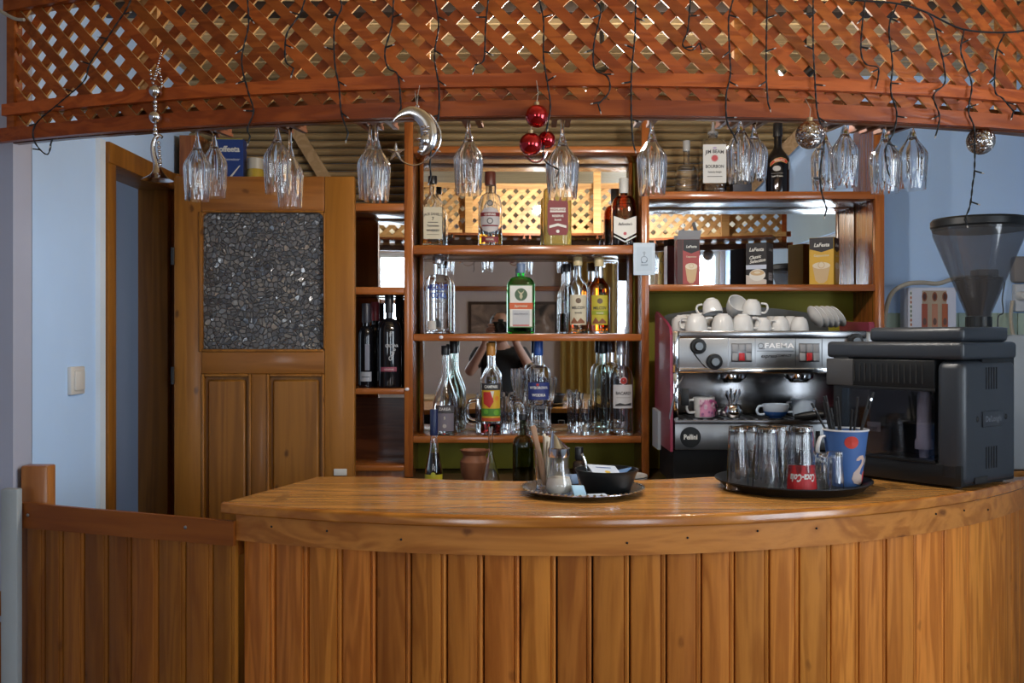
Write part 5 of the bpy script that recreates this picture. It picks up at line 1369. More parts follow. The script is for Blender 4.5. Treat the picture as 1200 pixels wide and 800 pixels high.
# leaning picture box, cord and sockets on the blue wall
zc = BASE - .004
bt = thing('picture_box', 'white box with a strip of portrait pictures standing against the blue wall', 'box', (PX(1092, 3.8), 3.78, 0.97), 0)
bm = BM(); bx(bm, -1.0 * 30 * 3.8 / F, 26 * 3.8 / F, 0, .08, 0, PZ(337, 3.8) - 0.97, .002); mk('box_body', bm, mat('lilac_white_card', (0.52, 0.55, 0.66), 0.5), bt)
hh = PZ(337, 3.8) - .97; z0 = PZ(386, 3.8) - .97
its = [('rect', -.045, .048, z0 - .05, hh - .012, (0.33, .27, .20))]
for k in range(3):
    u = -.036 + k * .038
    its += [('disc', u, hh - .035, .010, (0.20, .06, .025), .018), ('disc', u, hh - .035, .006, (0.06, .02, .015), .012), ('rect', u - .011, u + .011, z0, hh - .062, ((0.28, .06, .03), (0.36, .16, .10), (0.30, .08, .03))[k]), ('disc', u, z0 + .03, .007, (0.10, .05, .04), .014), ('disc', u, z0 - .005, .010, (0.38, .30, .22), .012)]
decal(bt, on_flat(0, 0, 0), its, 'picture_strip')
its = [('rect', -.092, -.083, z0 - .05, hh - .012, (0.60, .60, .60))]
for k in range(9): its.append(('disc', -.0875, hh - .022 - k * .017, .0032, random.choice([(0.3, .2, .03), (0.12, .16, .12), (0.3, .08, .03)]), .006))
decal(bt, on_flat(0, 0, 0), its, 'border_strip')
bm = BM(); bx(bm, 1.345, 2.10, 3.55, 3.89, .0, 0.968, .004); tag(mk('side_cabinet', bm, mat('cabinet_green', (0.20, 0.25, 0.21), 0.5)), 'low cabinet against the blue wall behind the coffee machine', 'cabinet')
CORDM = mat('beige_cord', (0.42, 0.37, 0.29), 0.5)
bm = BM(); tube(bm, smooth_path([(PX(1037, 3.7), 3.72, PZ(470, 3.7)), (PX(1035, 3.7), 3.70, PZ(400, 3.7)), (PX(1038, 3.7), 3.70, PZ(365, 3.7)), (PX(1048, 3.7), 3.72, PZ(343, 3.7)), (PX(1062, 3.75), 3.75, PZ(333, 3.75)), (PX(1080, 3.78), 3.78, PZ(331, 3.78)), (PX(1100, 3.82), 3.82, PZ(332, 3.82)), (PX(1122, 3.86), 3.86, PZ(326, 3.86)), (PX(1170, 3.88), 3.885, PZ(322, 3.88))], 6), .0085, 10)
tag(mk('beige_cord', bm, CORDM), 'thick beige cord arching over the box on the blue wall', 'cord')
bt = thing('wall_socket', 'grey wall socket with white plug beside the grinder hopper', 'socket', (PX(1196, 3.87), 3.89, PZ(365, 3.87)))
sh = PZ(300, 3.87) - PZ(365, 3.87)
bm = BM(); bx(bm, -.02, .06, -.02, .01, 0, sh * .50, .006); mk('socket_box', bm, mat('socket_white', (0.52, 0.55, 0.58), 0.4), bt)
bm = BM(); bx(bm, -.03, .04, -.03, .01, sh * .52, sh * 1.0, .014); mk('cover_box', bm, mat('grey_cover', (0.20, 0.18, 0.17), 0.5), bt)
bm = BM(); lathe(bm, [(0, 0), (.016, 0), (.018, .02), (.010, .035), (0, .036)], 18, mtx=Matrix.Translation((-.005, -.02, sh * .28)) @ Matrix.Rotation(PI / 2, 4, 'X')); mk('plug', bm, mat('plug_white', (0.6, 0.6, 0.58), 0.35), bt)
for pts, lb in (([(1189, 352), (1187, 372), (1190, 392), (1200, 408), (1214, 418)], 'beige cable falling from the wall socket to the right'), ([(1180, 330), (1177, 350), (1178, 366), (1172, 372), (1172, 400)], 'thin dark cable on the tiles left of the wall socket')):
    bm = BM(); tube(bm, smooth_path([(PX(a, 3.85), 3.865, PZ(b_, 3.85)) for a, b_ in pts], 6), .0075 if 'beige' in lb else .0028, 8)
    tag(mk('wall_cable', bm, CORDM if 'beige' in lb else mat('grey_cable', (0.06, 0.07, 0.08), .5)), lb, 'cable')
# light switch on the left wall
sy = XW * F / (87 - 600)
bt = thing('light_switch', 'white light switch on the blue wall left of the doorway', 'switch', (XW, sy, PZ(462, sy)))
bm = BM(); bx(bm, -.002, .012, -.045, .045, 0, .080, .004); mk('switch_plate', bm, mat('switch_white', (0.62, 0.60, 0.56), 0.35), bt)
bm = BM(); bx(bm, .010, .019, -.030, .030, .012, .068, .003); mk('rocker', bm, mat('switch_white', (0, 0, 0)), bt)

# ------------------------------------------------------------------ silver tray with sugar on the bar
TZ = TOP + .0008
TD = 2.41
tx = PX(683, TD)
t = thing('silver_tray', 'round silver tray with beaded rim in the middle of the bar', 'tray', (tx, TD, TZ))
R_ = .149
bm = BM(); lathe(bm, [(0, 0), (R_ * .80, 0), (R_ * .84, .002), (R_ * .95, .011), (R_, .013), (R_, .0155), (R_ * .94, .0135), (R_ * .83, .004), (0, .003)], 72, mod=lambda i, a: 1 + (.008 * math.cos(24 * a) if 3 <= i <= 6 else 0)); mk('tray_body', bm, mat('tarnished_silver', (0.42, 0.42, 0.46), 0.2, 1.0, bump=.3, bscale=90), t)
bm = BM()
for k in range(56):
    a = 2 * PI * k / 56; ball(bm, (R_ * .985 * math.cos(a), R_ * .985 * math.sin(a), .0155), .0042, 6, 4, (1, 1, .6))
mk('beaded_rim', bm, CHROME, t)
tz_ = TZ + .0036
# sugar shaker
d = 2.365; x = PX(655, d); H = PZ(532, d) - tz_
t = thing('sugar_shaker', 'glass sugar shaker with chrome slanted spout on the silver tray', 'sugar shaker', (x, d, tz_))
s_ = d / F
out = [(13 * s_, 0), (15 * s_, .002), (17.5 * s_, H * .16), (17 * s_, H * .28), (13.5 * s_, H * .50), (11.5 * s_, H * .72), (11.8 * s_, H * .96), (11.8 * s_, H)]
bm = BM(); lathe(bm, shell(out, .002, .005), 60, mod=lambda i, a: 1 + (.03 * math.cos(10 * a) if 2 <= i <= 6 else 0)); mk('shaker_glass', bm, see_through('thin_clear_glass', (.98, .985, .985), .02, (.5, .52, .54), .10, .03), t)
bm = BM(); lathe(bm, [(0, .006), (13 * s_, .006), (15.2 * s_, H * .16), (14.7 * s_, H * .28), (12.5 * s_, H * .42), (0, H * .44)], 32); mk('sugar', bm, mat('sugar_white', (0.95, 0.88, 0.78), 0.9, bump=.4, bscale=900), t)
bm = BM(); lathe(bm, [(0, H - .006), (12.4 * s_, H - .006), (12.8 * s_, H + .002), (12.8 * s_, H + .014), (12.0 * s_, H + .016), (0, H + .016)], 32); c = mk('screw_lid', bm, CHROME, t)
bm = BM(); zt = H + .015
lo = [bm.verts.new((11.5 * s_ * math.cos(2 * PI * k / 20), 11.5 * s_ * math.sin(2 * PI * k / 20), zt)) for k in range(20)]
hi = [bm.verts.new((-4 * s_ + 5 * s_ * math.cos(2 * PI * k / 20), 5 * s_ * math.sin(2 * PI * k / 20), zt + .030 - .010 * math.cos(2 * PI * k / 20))) for k in range(20)]
for k in range(20): bm.faces.new((lo[k], lo[(k + 1) % 20], hi[(k + 1) % 20], hi[k]))
bm.faces.new(hi); mk('slanted_spout', bm, CHROME, t)
# stick glass
d = 2.455; x = PX(638, d)
bm = tumbler_mesh(.020, .026, .095, 0, .008)
for v in bm.verts: pass
t = tag(mk('stick_glass', bm, GLASS, loc=(x, d, tz_)), 'small glass of sugar sticks behind the sugar shaker', 'glass')
PAP = mat('sugar_paper', (0.58, 0.52, 0.42), 0.7); BRP = mat('brown_stick', (0.34, 0.20, 0.12), 0.6)
for k, (dx_, lean, hh, m) in enumerate([(-.009, -.20, .145, BRP), (-.002, -.24, .150, BRP), (.004, -.06, .120, PAP), (.010, .02, .115, PAP), (-.004, -.10, .125, PAP), (.0, .10, .108, PAP)]):
    bm = BM(); bx(bm, -.0065, .0065, -.0022, .0022, 0, hh, .0015)
    o = mk('sugar_stick', bm, m, loc=(x + dx_ * .5 + .006, d + (-.010, -.004, .002, .008, .012, -.014)[k], tz_ + .010), rot=(.03 * (k % 3 - 1), lean, .3 * k))
    tag(o, ('brown sugar stick leaning furthest left out of the small glass', 'brown sugar stick beside the furthest leaning one', 'cream paper sugar stick standing highest of the cream ones in the small glass', 'cream paper sugar stick nearest the shaker in the small glass', 'cream paper sugar stick at the back of the small glass', 'shortest cream paper sugar stick in the small glass')[k], 'sugar stick', 'sugar sticks in the small glass')
# black bowl with packets
d = 2.42; x = PX(711, d); R_ = 37.5 * d / F; H = PZ(549, d) - tz_
t = tag(mk('black_bowl', lathe(BM(), [(0, 0), (R_ * .70, 0), (R_ * .74, .003), (R_ * .93, H * .8), (R_, H * .96), (R_, H), (R_ * .96, H), (R_ * .88, H * .8), (R_ * .68, .008), (0, .007)], 48), BLACK, loc=(x, d, tz_)), 'black bowl of sugar packets on the silver tray', 'bowl')
PKW = mat('packet_white', (0.46, 0.52, 0.62), 0.5); PKB = mat('packet_blue', (0.10, 0.20, 0.40), 0.5)
def packet(px, d, z, w, l, rot, m, lb, print_=None):
    bm = BM(); bx(bm, -w / 2, w / 2, -l / 2, l / 2, 0, .004, .0018, 2)
    o = mk('sugar_packet', bm, m, loc=(PX(px, d), d, z), rot=rot); tag(o, lb, 'packet', 'sugar packets on the tray')
    if print_: decal(o, lambda u, v, q: Vector((u, v, .004 + q)), print_, 'print')
    return o
zb_ = tz_ + H * .80
packet(708, 2.41, zb_ + .006, .075, .052, (.35, .10, .3), PKW, 'white packet with yellow spot on top in the black bowl', [('disc', .004, -.012, .007, (0.55, .35, .02)), ('rect', -.02, .02, .008, .012, (0.1, .15, .3))])
packet(722, 2.44, zb_ - .004, .070, .045, (.15, -.25, -.5), PKB, 'blue packet lying right in the black bowl')
packet(698, 2.45, zb_ - .006, .060, .045, (-.2, .2, .9), PKW, 'white packet lying left behind in the black bowl')
for k in range(2): packet(704 + k * 4, 2.43, tz_ + .010 + k * .006, .05, .04, (0, 0, k * .8), PKB if k % 2 else PKW, 'sugar packet %s deep in the black bowl' % ('lowest', 'second lowest')[k])
packet(678, 2.33, tz_ + .012, .035, .030, (.9, .1, .5), mat('packet_pale_blue', (0.30, 0.48, 0.62), 0.5), 'pale blue packet leaning between shaker and black bowl')
packet(690, 2.30, tz_ + .002, .055, .028, (.05, 0, -.1), PKW, 'white packet lying flat at the front of the silver tray')
packet(700, 2.295, tz_ + .0065, .045, .022, (.05, 0, .25), PKW, 'white packet lying across another at the tray front')
packet(668, 2.52, tz_ + .012, .04, .03, (.9, 0, .2), PKB, 'blue packet behind the sugar shaker')
bm = BM(); tube(bm, smooth_path([(0, 0, 0), (-.004, 0, .03), (-.012, 0, .052)], 4), [.0022] * 4 + [.0025] * 4 + [.004], 6)
tag(mk('bowl_spoon', bm, CHROME, loc=(PX(688, 2.40), 2.40, tz_ + H * .75)), 'small steel spoon handle rising from the left of the black bowl', 'spoon')

# ------------------------------------------------------------------ black tray with glasses
TD = 2.485; tx = PX(929, TD)
R_ = 91 * TD / F * .985
bm = BM(); lathe(bm, [(0, 0), (R_ * .84, 0), (R_ * .88, .003), (R_ * .97, .020), (R_, .022), (R_, .025), (R_ * .96, .0235), (R_ * .86, .006), (0, .005)], 64)
tag(mk('round_tray', bm, BLACK, loc=(tx, TD, TZ)), 'round black tray carrying upturned tumblers near the coffee machine', 'tray')
tz2 = TZ + .0056
GL_T = [  # px, depth, width px, top py, label
 (864.5, 2.43, 25, 499, 'upturned tumbler, leftmost at the front of the black tray'),
 (898, 2.41, 31, 500, 'upturned tumbler second from the left at the front of the black tray'),
 (880, 2.55, 27, 498, 'upturned tumbler behind the two left front tumblers'),
 (912, 2.56, 28, 498, 'upturned tumbler at the back behind the red-labelled one'),
 (963, 2.44, 17, 530, 'small upturned glass left of the blue paper cup'),
 (978, 2.40, 21, 529, 'small upturned glass in front of the blue paper cup'),
]
for px, d, wd, tp, lb in GL_T:
    R = wd / 2 * d / F; H = PZ(tp, d) - tz2
    o = mk('tumbler', tumbler_mesh(R * .82, R * 1.06, H, 10 if H > .12 else 8, .012), CRYSTAL, loc=(PX(px, d), d, tz2 + H), rot=(PI, 0, random.uniform(0, 1)))
    tag(o, lb, 'glass', 'upturned tumblers on the black tray')
px, d = 937, 2.40; R = 19 * d / F; H = PZ(499, d) - tz2
t = thing('tumbler', 'upturned cola tumbler with red upside-down label on the black tray', 'glass', (PX(px, d), d, tz2), 0, 'upturned tumblers on the black tray')
bm = tumbler_mesh(R * .82, R * 1.02, H, 10, .012)
for v in bm.verts: v.co = Vector((v.co.x, -v.co.y, H - v.co.z))
mk('tumbler_glass', bm, CRYSTAL, t)
hz = PZ(571, d) - tz2; h1 = PZ(543, d) - tz2
decal(t, on_round(R * 1.055, hz, 0, taper=-.10), [('rect', -R * 1.12, R * 1.12, 0, h1 - hz, (0.42, .012, .015)), ('text', 'Coca-Cola', 0, (h1 - hz) / 2, .025, WHITEP, {'rot': PI, 'wide': .62, 'shear': .35})])
# paper cup with straws
d = 2.50; px = 991; Rt = 25.5 * d / F; Rb = 17.5 * d / F; H = PZ(503, d) - tz2
t = thing('paper_cup', 'blue paper cup with red dot and swan holding black straws', 'cup', (PX(px, d), d, tz2))
PCUP = mat('blue_cup_paper', (0.055, 0.135, 0.36), 0.5); PIN = mat('cup_white', (0.62, 0.63, 0.66), 0.5)
bm = BM(); lathe(bm, [(0, .004), (Rb * .97, .004), (Rb, 0), (Rt, H), (Rt - .001, H), (Rb - .001, .006), (0, .006)], 40); mk('cup_body', bm, PCUP, t)
bm = BM()
n = 40
for k in range(n): pass
lathe(bm, [(Rt - .002, H - .002), (Rt + .0018, H - .002), (Rt + .0022, H), (Rt + .0018, H + .002), (Rt - .002, H + .002), (Rt - .002, H - .002)], 40); mk('rolled_rim', bm, PIN, t)
bm = BM(); tube(bm, smooth_path([(-Rt * .92, 0, H * .88), (-Rt * 1.18, -.004, H * .85), (-Rt * 1.32, -.006, H * .66), (-Rt * 1.22, -.004, H * .48), (-Rt * .86, 0, H * .44)], 6), .0036, 8, flat_=2.2); mk('handle', bm, PIN, t)
def cone_map(u, v, o):
    r = Rb + (Rt - Rb) * v / H + .0004
    a = u / ((Rb + Rt) / 2)
    return Vector(((r + o) * math.sin(a), -(r + o) * math.cos(a), v))
decal(t, cone_map, [('disc', -.002, H * .80, .0155, (0.55, .045, .03))], 'red_dot')
sw = smooth_path([(.036, 0, .042), (.026, 0, .050), (.012, 0, .062), (.004, 0, .058), (.006, 0, .047), (.014, 0, .049), (.024, 0, .060)], 1)
SW = [(.012, .075), (.020, .083), (.032, .084), (.040, .074), (.040, .060), (.030, .048), (.026, .036), (.036, .030), (.042, .040), (.048, .034), (.048, .008), (.030, .005), (.010, .010), (.002, .022), (.006, .038), (.018, .050), (.028, .062), (.030, .070), (.026, .074), (.020, .070), (.012, .070)]
decal(t, cone_map, [('poly', [(u, v * H / .16 * 1.08) for u, v in SW], (0.60, .46, .40)), ('poly', [(.037, H * .20), (.044, H * .28), (.0505, H * .27), (.0505, H * .06), (.042, H * .07)], (0.50, .05, .06)), ('poly', [(.044, H * .47), (.049, H * .55), (.0505, H * .45), (.047, H * .36)], (0.58, .55, .50))], 'swan_print')
BSTR = mat('black_straw', (0.012, 0.012, 0.013), 0.4)
for k in range(15):
    a = k * 2.39; r0 = .012 * math.sqrt((k + 1) / 15); sp_ = .046 if k not in (3, 11) else .058
    b0 = Vector((r0 * math.cos(a), r0 * math.sin(a), .012)); b1 = Vector((sp_ * math.cos(a) * 1.25, sp_ * math.sin(a) * .8, H + .068 + .018 * math.sin(k * 2.1)))
    if k == 11: b0, b1 = Vector((.0, -.01, .02)), Vector((.066, -.012, H + .094))
    if k == 3: b0, b1 = Vector((.01, -.008, .02)), Vector((-.085, .0, H + .066))
    bm = BM(); q = b0 + (b1 - b0) * .80; tube(bm, [b0, q], .0030, 8)
    tube(bm, [q + (b1 - b0) * (.006 * j) for j in range(8)], [.0030 if j % 2 else .0036 for j in range(8)], 8)
    tube(bm, [q + (b1 - b0) * .042, b1], .0030, 8)
    o = mk('black_straw', bm, BSTR, loc=t.location)
    lab = 'black straw in the blue paper cup'
    if k == 11: lab = 'black straw leaning far right out of the paper cup'
    if k == 3: lab = 'black straw leaning far left out of the paper cup'
    tag(o, lab, 'straw', 'straws in the paper cup')
    if k in (3, 8, 11):
        bm = BM(); tube(bm, [b0 + (b1 - b0) * .90, b0 + (b1 - b0) * .93], .0042, 8); mk('bead', bm, CHROME, o)

# ------------------------------------------------------------------ ornaments hanging from the lattice
def lat_y(px, off):
    k = (px - 600) / F; yy = 2.2
    for _ in range(20): yy = arc_y(k * yy, R=LR + off)
    return yy
def LP(px, py, off=.036):
    yy = lat_y(px, off)
    return Vector((PX(px, yy), yy, PZ(py, yy)))
# silver bead chain with horn
p = LP(185, 60)
t = thing('bead_chain_ornament', 'silver bead chain with two mirror balls hanging at the left of the lattice', 'ornament', p)
u_ = p.y / F
def q(px, py): return ((px - 185) * u_, 0, (60 - py) * u_)
bm = BM()
for k in range(12): ball(bm, q(190 - k * .9, 59 + k * 3.0), .0022 + .0002 * (k % 3), 8, 5)
for k in range(16): ball(bm, (q(183, 85)[0] + .012 * math.sin(k * 2.2), .010 * math.cos(k * 2.2), q(0, 80 + k * 1.4)[2]), .0034, 8, 5)
for py, r in ((114, .004), (119, .005), (124, .0055), (128, .004), (147, .004), (151, .0055), (156, .0065)): ball(bm, q(182, py), r, 12, 8)
mk('beads', bm, SILVER, t, kind='stuff')
for py, r in ((107, .0145), (137, .0145)):
    bm = BM(); ball(bm, q(182, py), r, 24, 16); mk('mirror_ball', bm, CHROME, t)
bm = BM(); tube(bm, [q(190, 60), (q(190, 55)[0], .012, q(0, 52)[2])], .0008, 5); mk('hook', bm, SILVER, t)
pt = smooth_path([q(190, 161), q(186, 159), q(181.5, 163), (q(179, 172)), q(180, 182), q(183, 192), q(184.5, 203), q(184.5, 211)], 5)
n_ = len(pt); rad = []
for i in range(n_):
    f = i / (n_ - 1)
    rad.append(.0035 + .0045 * f + (0 if f < .70 else .027 * ((f - .70) / .30) ** 2.2))
horn = thing('silver_horn_ornament', 'silver saxophone ornament with flared bell below the bead chain', 'ornament', p)
bm = BM(); tube(bm, pt, rad, 24, caps=False)
mk('horn_body', bm, SILVER, horn)
bm = BM()
for k in range(6): ball(bm, (q(186.5 + .4 * k, 0)[0], -.004, q(0, 168 + 5 * k)[2]), .0042, 8, 6)
tube(bm, [q(185, 165), q(189, 192)], .0014, 6)
mk('keys', bm, SILVER, horn)
# moon with star
p = LP(489, 130, .05)
u_ = p.y / F
MR = lambda x, y: ((440 + x / 8 - 489) * u_, 0, (130 - (110 + y / 8)) * u_)
t = thing('moon_ornament', 'silver crescent moon ornament with face and small star', 'ornament', p)
ctr = [MR(*c) for c in ((163, 262), (190, 225), (255, 183), (330, 165), (410, 195), (480, 270), (505, 370), (490, 460), (455, 530), (430, 572))]
cp = smooth_path(ctr, 5); n_ = len(cp)
wr = [1.5, 14, 36, 54, 64, 76, 82, 78, 52, 18]
rads = []
for i in range(n_):
    f = i / (n_ - 1) * 9; a = int(min(f, 8.999)); rads.append((wr[a] + (wr[a + 1] - wr[a]) * (f - a)) / 8 * u_)
bm = BM(); tube(bm, cp, rads, 20, flat_=.45); mk('crescent', bm, SILVER, t)
bm = BM()
def bump(x, y, r, s=(1, 1, 1), dy=-.006):
    c = MR(x, y); ball(bm, (c[0], dy, c[2]), r / 8 * u_, 14, 10, s)
bump(418, 428, 28, (1.0, .7, .6), -.010); bump(428, 472, 18, (1.1, .8, .5), -.010); bump(430, 503, 17, (1.1, .8, .5), -.010); bump(425, 545, 28, (1, .8, .9), -.010)
bump(470, 368, 22, (1.3, .6, .8), -.020); bump(468, 325, 40, (1.2, .5, .28), -.020); bump(470, 440, 46, (.9, .5, 1.2), -.013)
mk('face', bm, SILVER, t)
bm = BM(); tube(bm, smooth_path([MR(*c) for c in ((400, 150), (520, 200), (590, 300), (612, 400), (590, 500), (520, 590), (420, 655), (340, 668), (260, 635), (205, 575))], 6), .0016, 6); mk('rim_wire', bm, SILVER, t)
bm = BM(); cx_, _, cz_ = MR(190, 545); rs = 98 / 8 * u_
ring = []
for k in range(10):
    r = rs if k % 2 == 0 else rs * .36
    a = PI / 2 + k * PI / 5
    ring.append(bm.verts.new((cx_ + r * math.cos(a), 0, cz_ + r * math.sin(a))))
f_, b_ = bm.verts.new((cx_, -.005, cz_)), bm.verts.new((cx_, .005, cz_))
for k in range(10):
    bm.faces.new((ring[k], ring[(k + 1) % 10], f_)); bm.faces.new((ring[k], ring[(k + 1) % 10], b_))
mk('star', bm, SILVER, t)
bm = BM(); c = MR(392, 118)
for k in range(12):
    pass
rp = [(c[0] + .0032 * math.cos(a), 0, c[2] + .0032 * math.sin(a)) for a in [2 * PI * k / 12 for k in range(13)]]
tube(bm, rp, .0009, 6, caps=False); mk('ring', bm, SILVER, t)
bm = BM(); tube(bm, [c, MR(370, 0), (MR(360, -60)[0], .03, MR(360, -60)[2])], .0006, 4); tube(bm, [c, MR(398, 0), (MR(402, -120)[0], .03, MR(402, -120)[2])], .0006, 4); mk('thread', bm, mat('pale_thread', (0.5, 0.45, 0.38), 0.6), t)
# baubles
RED = mat('red_bauble', (0.50, 0.006, 0.012), 0.12, 0.85, coat=0.8)
def bauble(px, py, rpx, off, m, lb, cat='bauble', glitter=False, group=None):
    p = LP(px, py, off); r = rpx * p.y / F
    t = thing('bauble', lb, cat, p, 0, group)
    bm = BM(); ball(bm, (0, 0, 0), r, 36, 24); mk('ball', bm, m, t)
    bm = BM(); lathe(bm, [(0, r * .95), (r * .24, r * .95), (r * .24, r * 1.22), (0, r * 1.24)], 12); mk('cap', bm, mat('bauble_cap', (0.62, 0.45, 0.25), 0.3, .8), t)
    bm = BM(); tube(bm, [(0, 0, r * 1.2), (.003, .004, r * 1.2 + .02), (0, .035 if glitter else .02, r * 1.2 + .05)], .0007, 5); mk('thread', bm, mat('pale_thread', (0, 0, 0)), t)
bauble(629, 136, 13.5, .05, RED, 'upper red shiny bauble on the lattice rail', group='red baubles')
bauble(622, 169, 13.5, .05, RED, 'lower red shiny bauble hanging left', group='red baubles')
bauble(640.5, 164, 10.5, .02, RED, 'smaller red bauble half hidden behind the other two', group='red baubles')
GLT = bpy.data.materials.new('silver_glitter'); GLT.use_nodes = True
nt = GLT.node_tree; b = nt.nodes['Principled BSDF']; b.inputs['Metallic'].default_value = 1; b.inputs['Roughness'].default_value = .25; b.inputs['Base Color'].default_value = (.50, .47, .45, 1)
tc = node(nt, 'ShaderNodeTexCoord'); vo = node(nt, 'ShaderNodeTexVoronoi', Scale=420.0); nt.links.new(tc.outputs['Object'], vo.inputs['Vector'])
ge = node(nt, 'ShaderNodeNewGeometry'); s1 = node(nt, 'ShaderNodeVectorMath', operation='SUBTRACT'); s1.inputs[1].default_value = (.5, .5, .5); nt.links.new(vo.outputs['Color'], s1.inputs[0])
s2 = node(nt, 'ShaderNodeVectorMath', operation='SCALE'); s2.inputs['Scale'].default_value = 1.1; nt.links.new(s1.outputs[0], s2.inputs[0])
s3 = node(nt, 'ShaderNodeVectorMath', operation='ADD'); nt.links.new(ge.outputs['Normal'], s3.inputs[0]); nt.links.new(s2.outputs[0], s3.inputs[1])
s4 = node(nt, 'ShaderNodeVectorMath', operation='NORMALIZE'); nt.links.new(s3.outputs[0], s4.inputs[0]); nt.links.new(s4.outputs[0], b.inputs['Normal'])
bauble(949, 158, 16.5, .045, GLT, 'silver glitter bauble before the shelf unit', glitter=True, group='glitter baubles')
bauble(1149.5, 165, 16, -.004, GLT, 'silver glitter bauble above the grinder hopper', glitter=True, group='glitter baubles')
# scraps of red and silver foil under the red baubles
bm = BM(); tube(bm, smooth_path([LP(615, 183, .05) + Vector((0, 0, 0)), LP(626, 190, .05), LP(636, 187, .05), LP(641, 178, .05)], 5), .0022, 6)
tag(mk('foil_curl', bm, SILVER), 'silver foil curl under the lower red bauble', 'ribbon')

# ------------------------------------------------------------------ fairy lights
STR = [
 [(153, 0), (147, 12), (125, 45), (105, 75), (98, 95), (70, 120), (42, 145), (40, 165), (55, 181), (61, 163)],
 [(290, 0), (291, 30), (283, 70), (290, 105), (297, 130), (290, 150), (293, 160)],
 [(357, 0), (351, 17), (337, 37), (334, 55), (335, 72), (344, 80)],
 [(399, 0), (400, 10), (392, 30), (392, 72), (397, 100), (400, 132), (408, 156)],
 [(461, 0), (459, 30), (451, 60), (455, 80), (466, 88), (470, 125)],
 [(510, 0), (514, 30), (509, 65), (514, 100), (514, 135), (507, 165), (504, 190), (505, 206)],
 [(572, 0), (569, 30), (568, 60), (566, 72), (557, 76)],
 [(632, 0), (637, 25), (637, 67), (642, 100), (645, 125), (641, 150), (637, 185), (655, 199)],
 [(696, 0), (704, 12), (696, 52), (697, 80), (712, 90), (714, 107), (701, 122)],
 [(745, 0), (744, 42), (740, 87), (740, 140), (742, 168)],
 [(809, 0), (806, 35), (800, 52), (810, 59), (820, 50)],
 [(859, 0), (854, 22), (855, 60), (856, 87), (851, 112), (852, 142), (861, 160)],
 [(899, 0), (898, 60), (898, 90), (900, 120)],
 [(953, 0), (953, 50), (955, 92), (958, 132), (966, 162), (961, 200), (963, 225), (969, 245)],
 [(1014, 0), (1011, 25), (1009, 60), (1015, 75), (1029, 79), (1029, 93)],
 [(1051, 5), (1042, 32), (1046, 75), (1044, 107), (1051, 132), (1047, 155), (1038, 175), (1040, 198)],
 [(1087, 15), (1094, 25), (1100, 50), (1106, 75), (1107, 98), (1094, 112), (1101, 135), (1099, 151)],
 [(1130, 35), (1126, 58), (1131, 75), (1139, 100), (1135, 130), (1142, 152), (1142, 200), (1140, 215), (1137, 240), (1131, 256)],
 [(1177, 40), (1168, 62), (1166, 105), (1175, 115), (1188, 130)],
]
O = LP(600, 0)
t = thing('fairy_light_string', 'unlit fairy light curtain of dark cable strands hanging over the lattice', 'fairy lights', O)
LEDM = mat('clear_led', (0.55, 0.52, 0.48), 0.2)
rs_ = random.Random(5)
main = [(-20, -20), (150, -8), (290, -6), (400, -4), (510, -6), (632, -5), (745, -7), (859, -5), (953, -6), (1003, 0), (1051, 4), (1085, 14), (1128, 34), (1177, 38), (1210, 34)]
bm = BM(); tube(bm, [v - O for v in smooth_path([LP(a, c, .030) for a, c in main], 5)], .0022, 7); mk('main_cable', bm, WIREM, t)
for si, s in enumerate(STR):
    pts = [v - O for v in smooth_path([LP(a, c, .031) for a, c in s], 6)]
    bm = BM()
    # two wires twisted round each other
    tw = []
    for ph in (0, PI):
        pp = []
        acc = 0
        dense = []
        for a, c in zip(pts, pts[1:]):
            for k in range(3): dense.append(a + (c - a) * k / 3)
        dense.append(pts[-1])
        for i, v in enumerate(dense):
            if i: acc += (v - dense[i - 1]).length
            an = acc / .0065 + ph
            pp.append(v + Vector((math.cos(an), math.sin(an), 0)) * .0010)
        tube(bm, pp, .0012, 5)
    st = mk('strand', bm, WIREM, t)
    L_ = 0; nxt = .03; bl = []
    for a, c in zip(pts, pts[1:]):
        L_ += (c - a).length
        if L_ > nxt: bl.append(c); nxt += .070
    bl.append(pts[-1])
    for v in bl:
        sgn = rs_.choice((-1, 1)); dv = Vector((sgn * rs_.uniform(.5, 1), -.15, rs_.uniform(-.7, .35))).normalized()
        if v is bl[-1]: dv = Vector((sgn * .3, 0, -1)).normalized()
        bm = BM(); tube(bm, [v, v + dv * .016], .0018, 6)
        hd = mk('led_holder', bm, WIREM, st) 
        bm = BM(); tube(bm, [v + dv * .016, v + dv * .019, v + dv * .0215], [.0014, .0014, .0005], 6)
        mk('led', bm, LEDM, st)
# pale cable at the upper left corner
bm = BM(); tube(bm, smooth_path([LP(-12, 5, .031), LP(4, 15, .031), LP(18, 22, .031), LP(28, 23, .031)], 5), .004, 8); tag(mk('pale_cable', bm, CORDM), 'pale cable at the upper left corner of the lattice', 'cable')

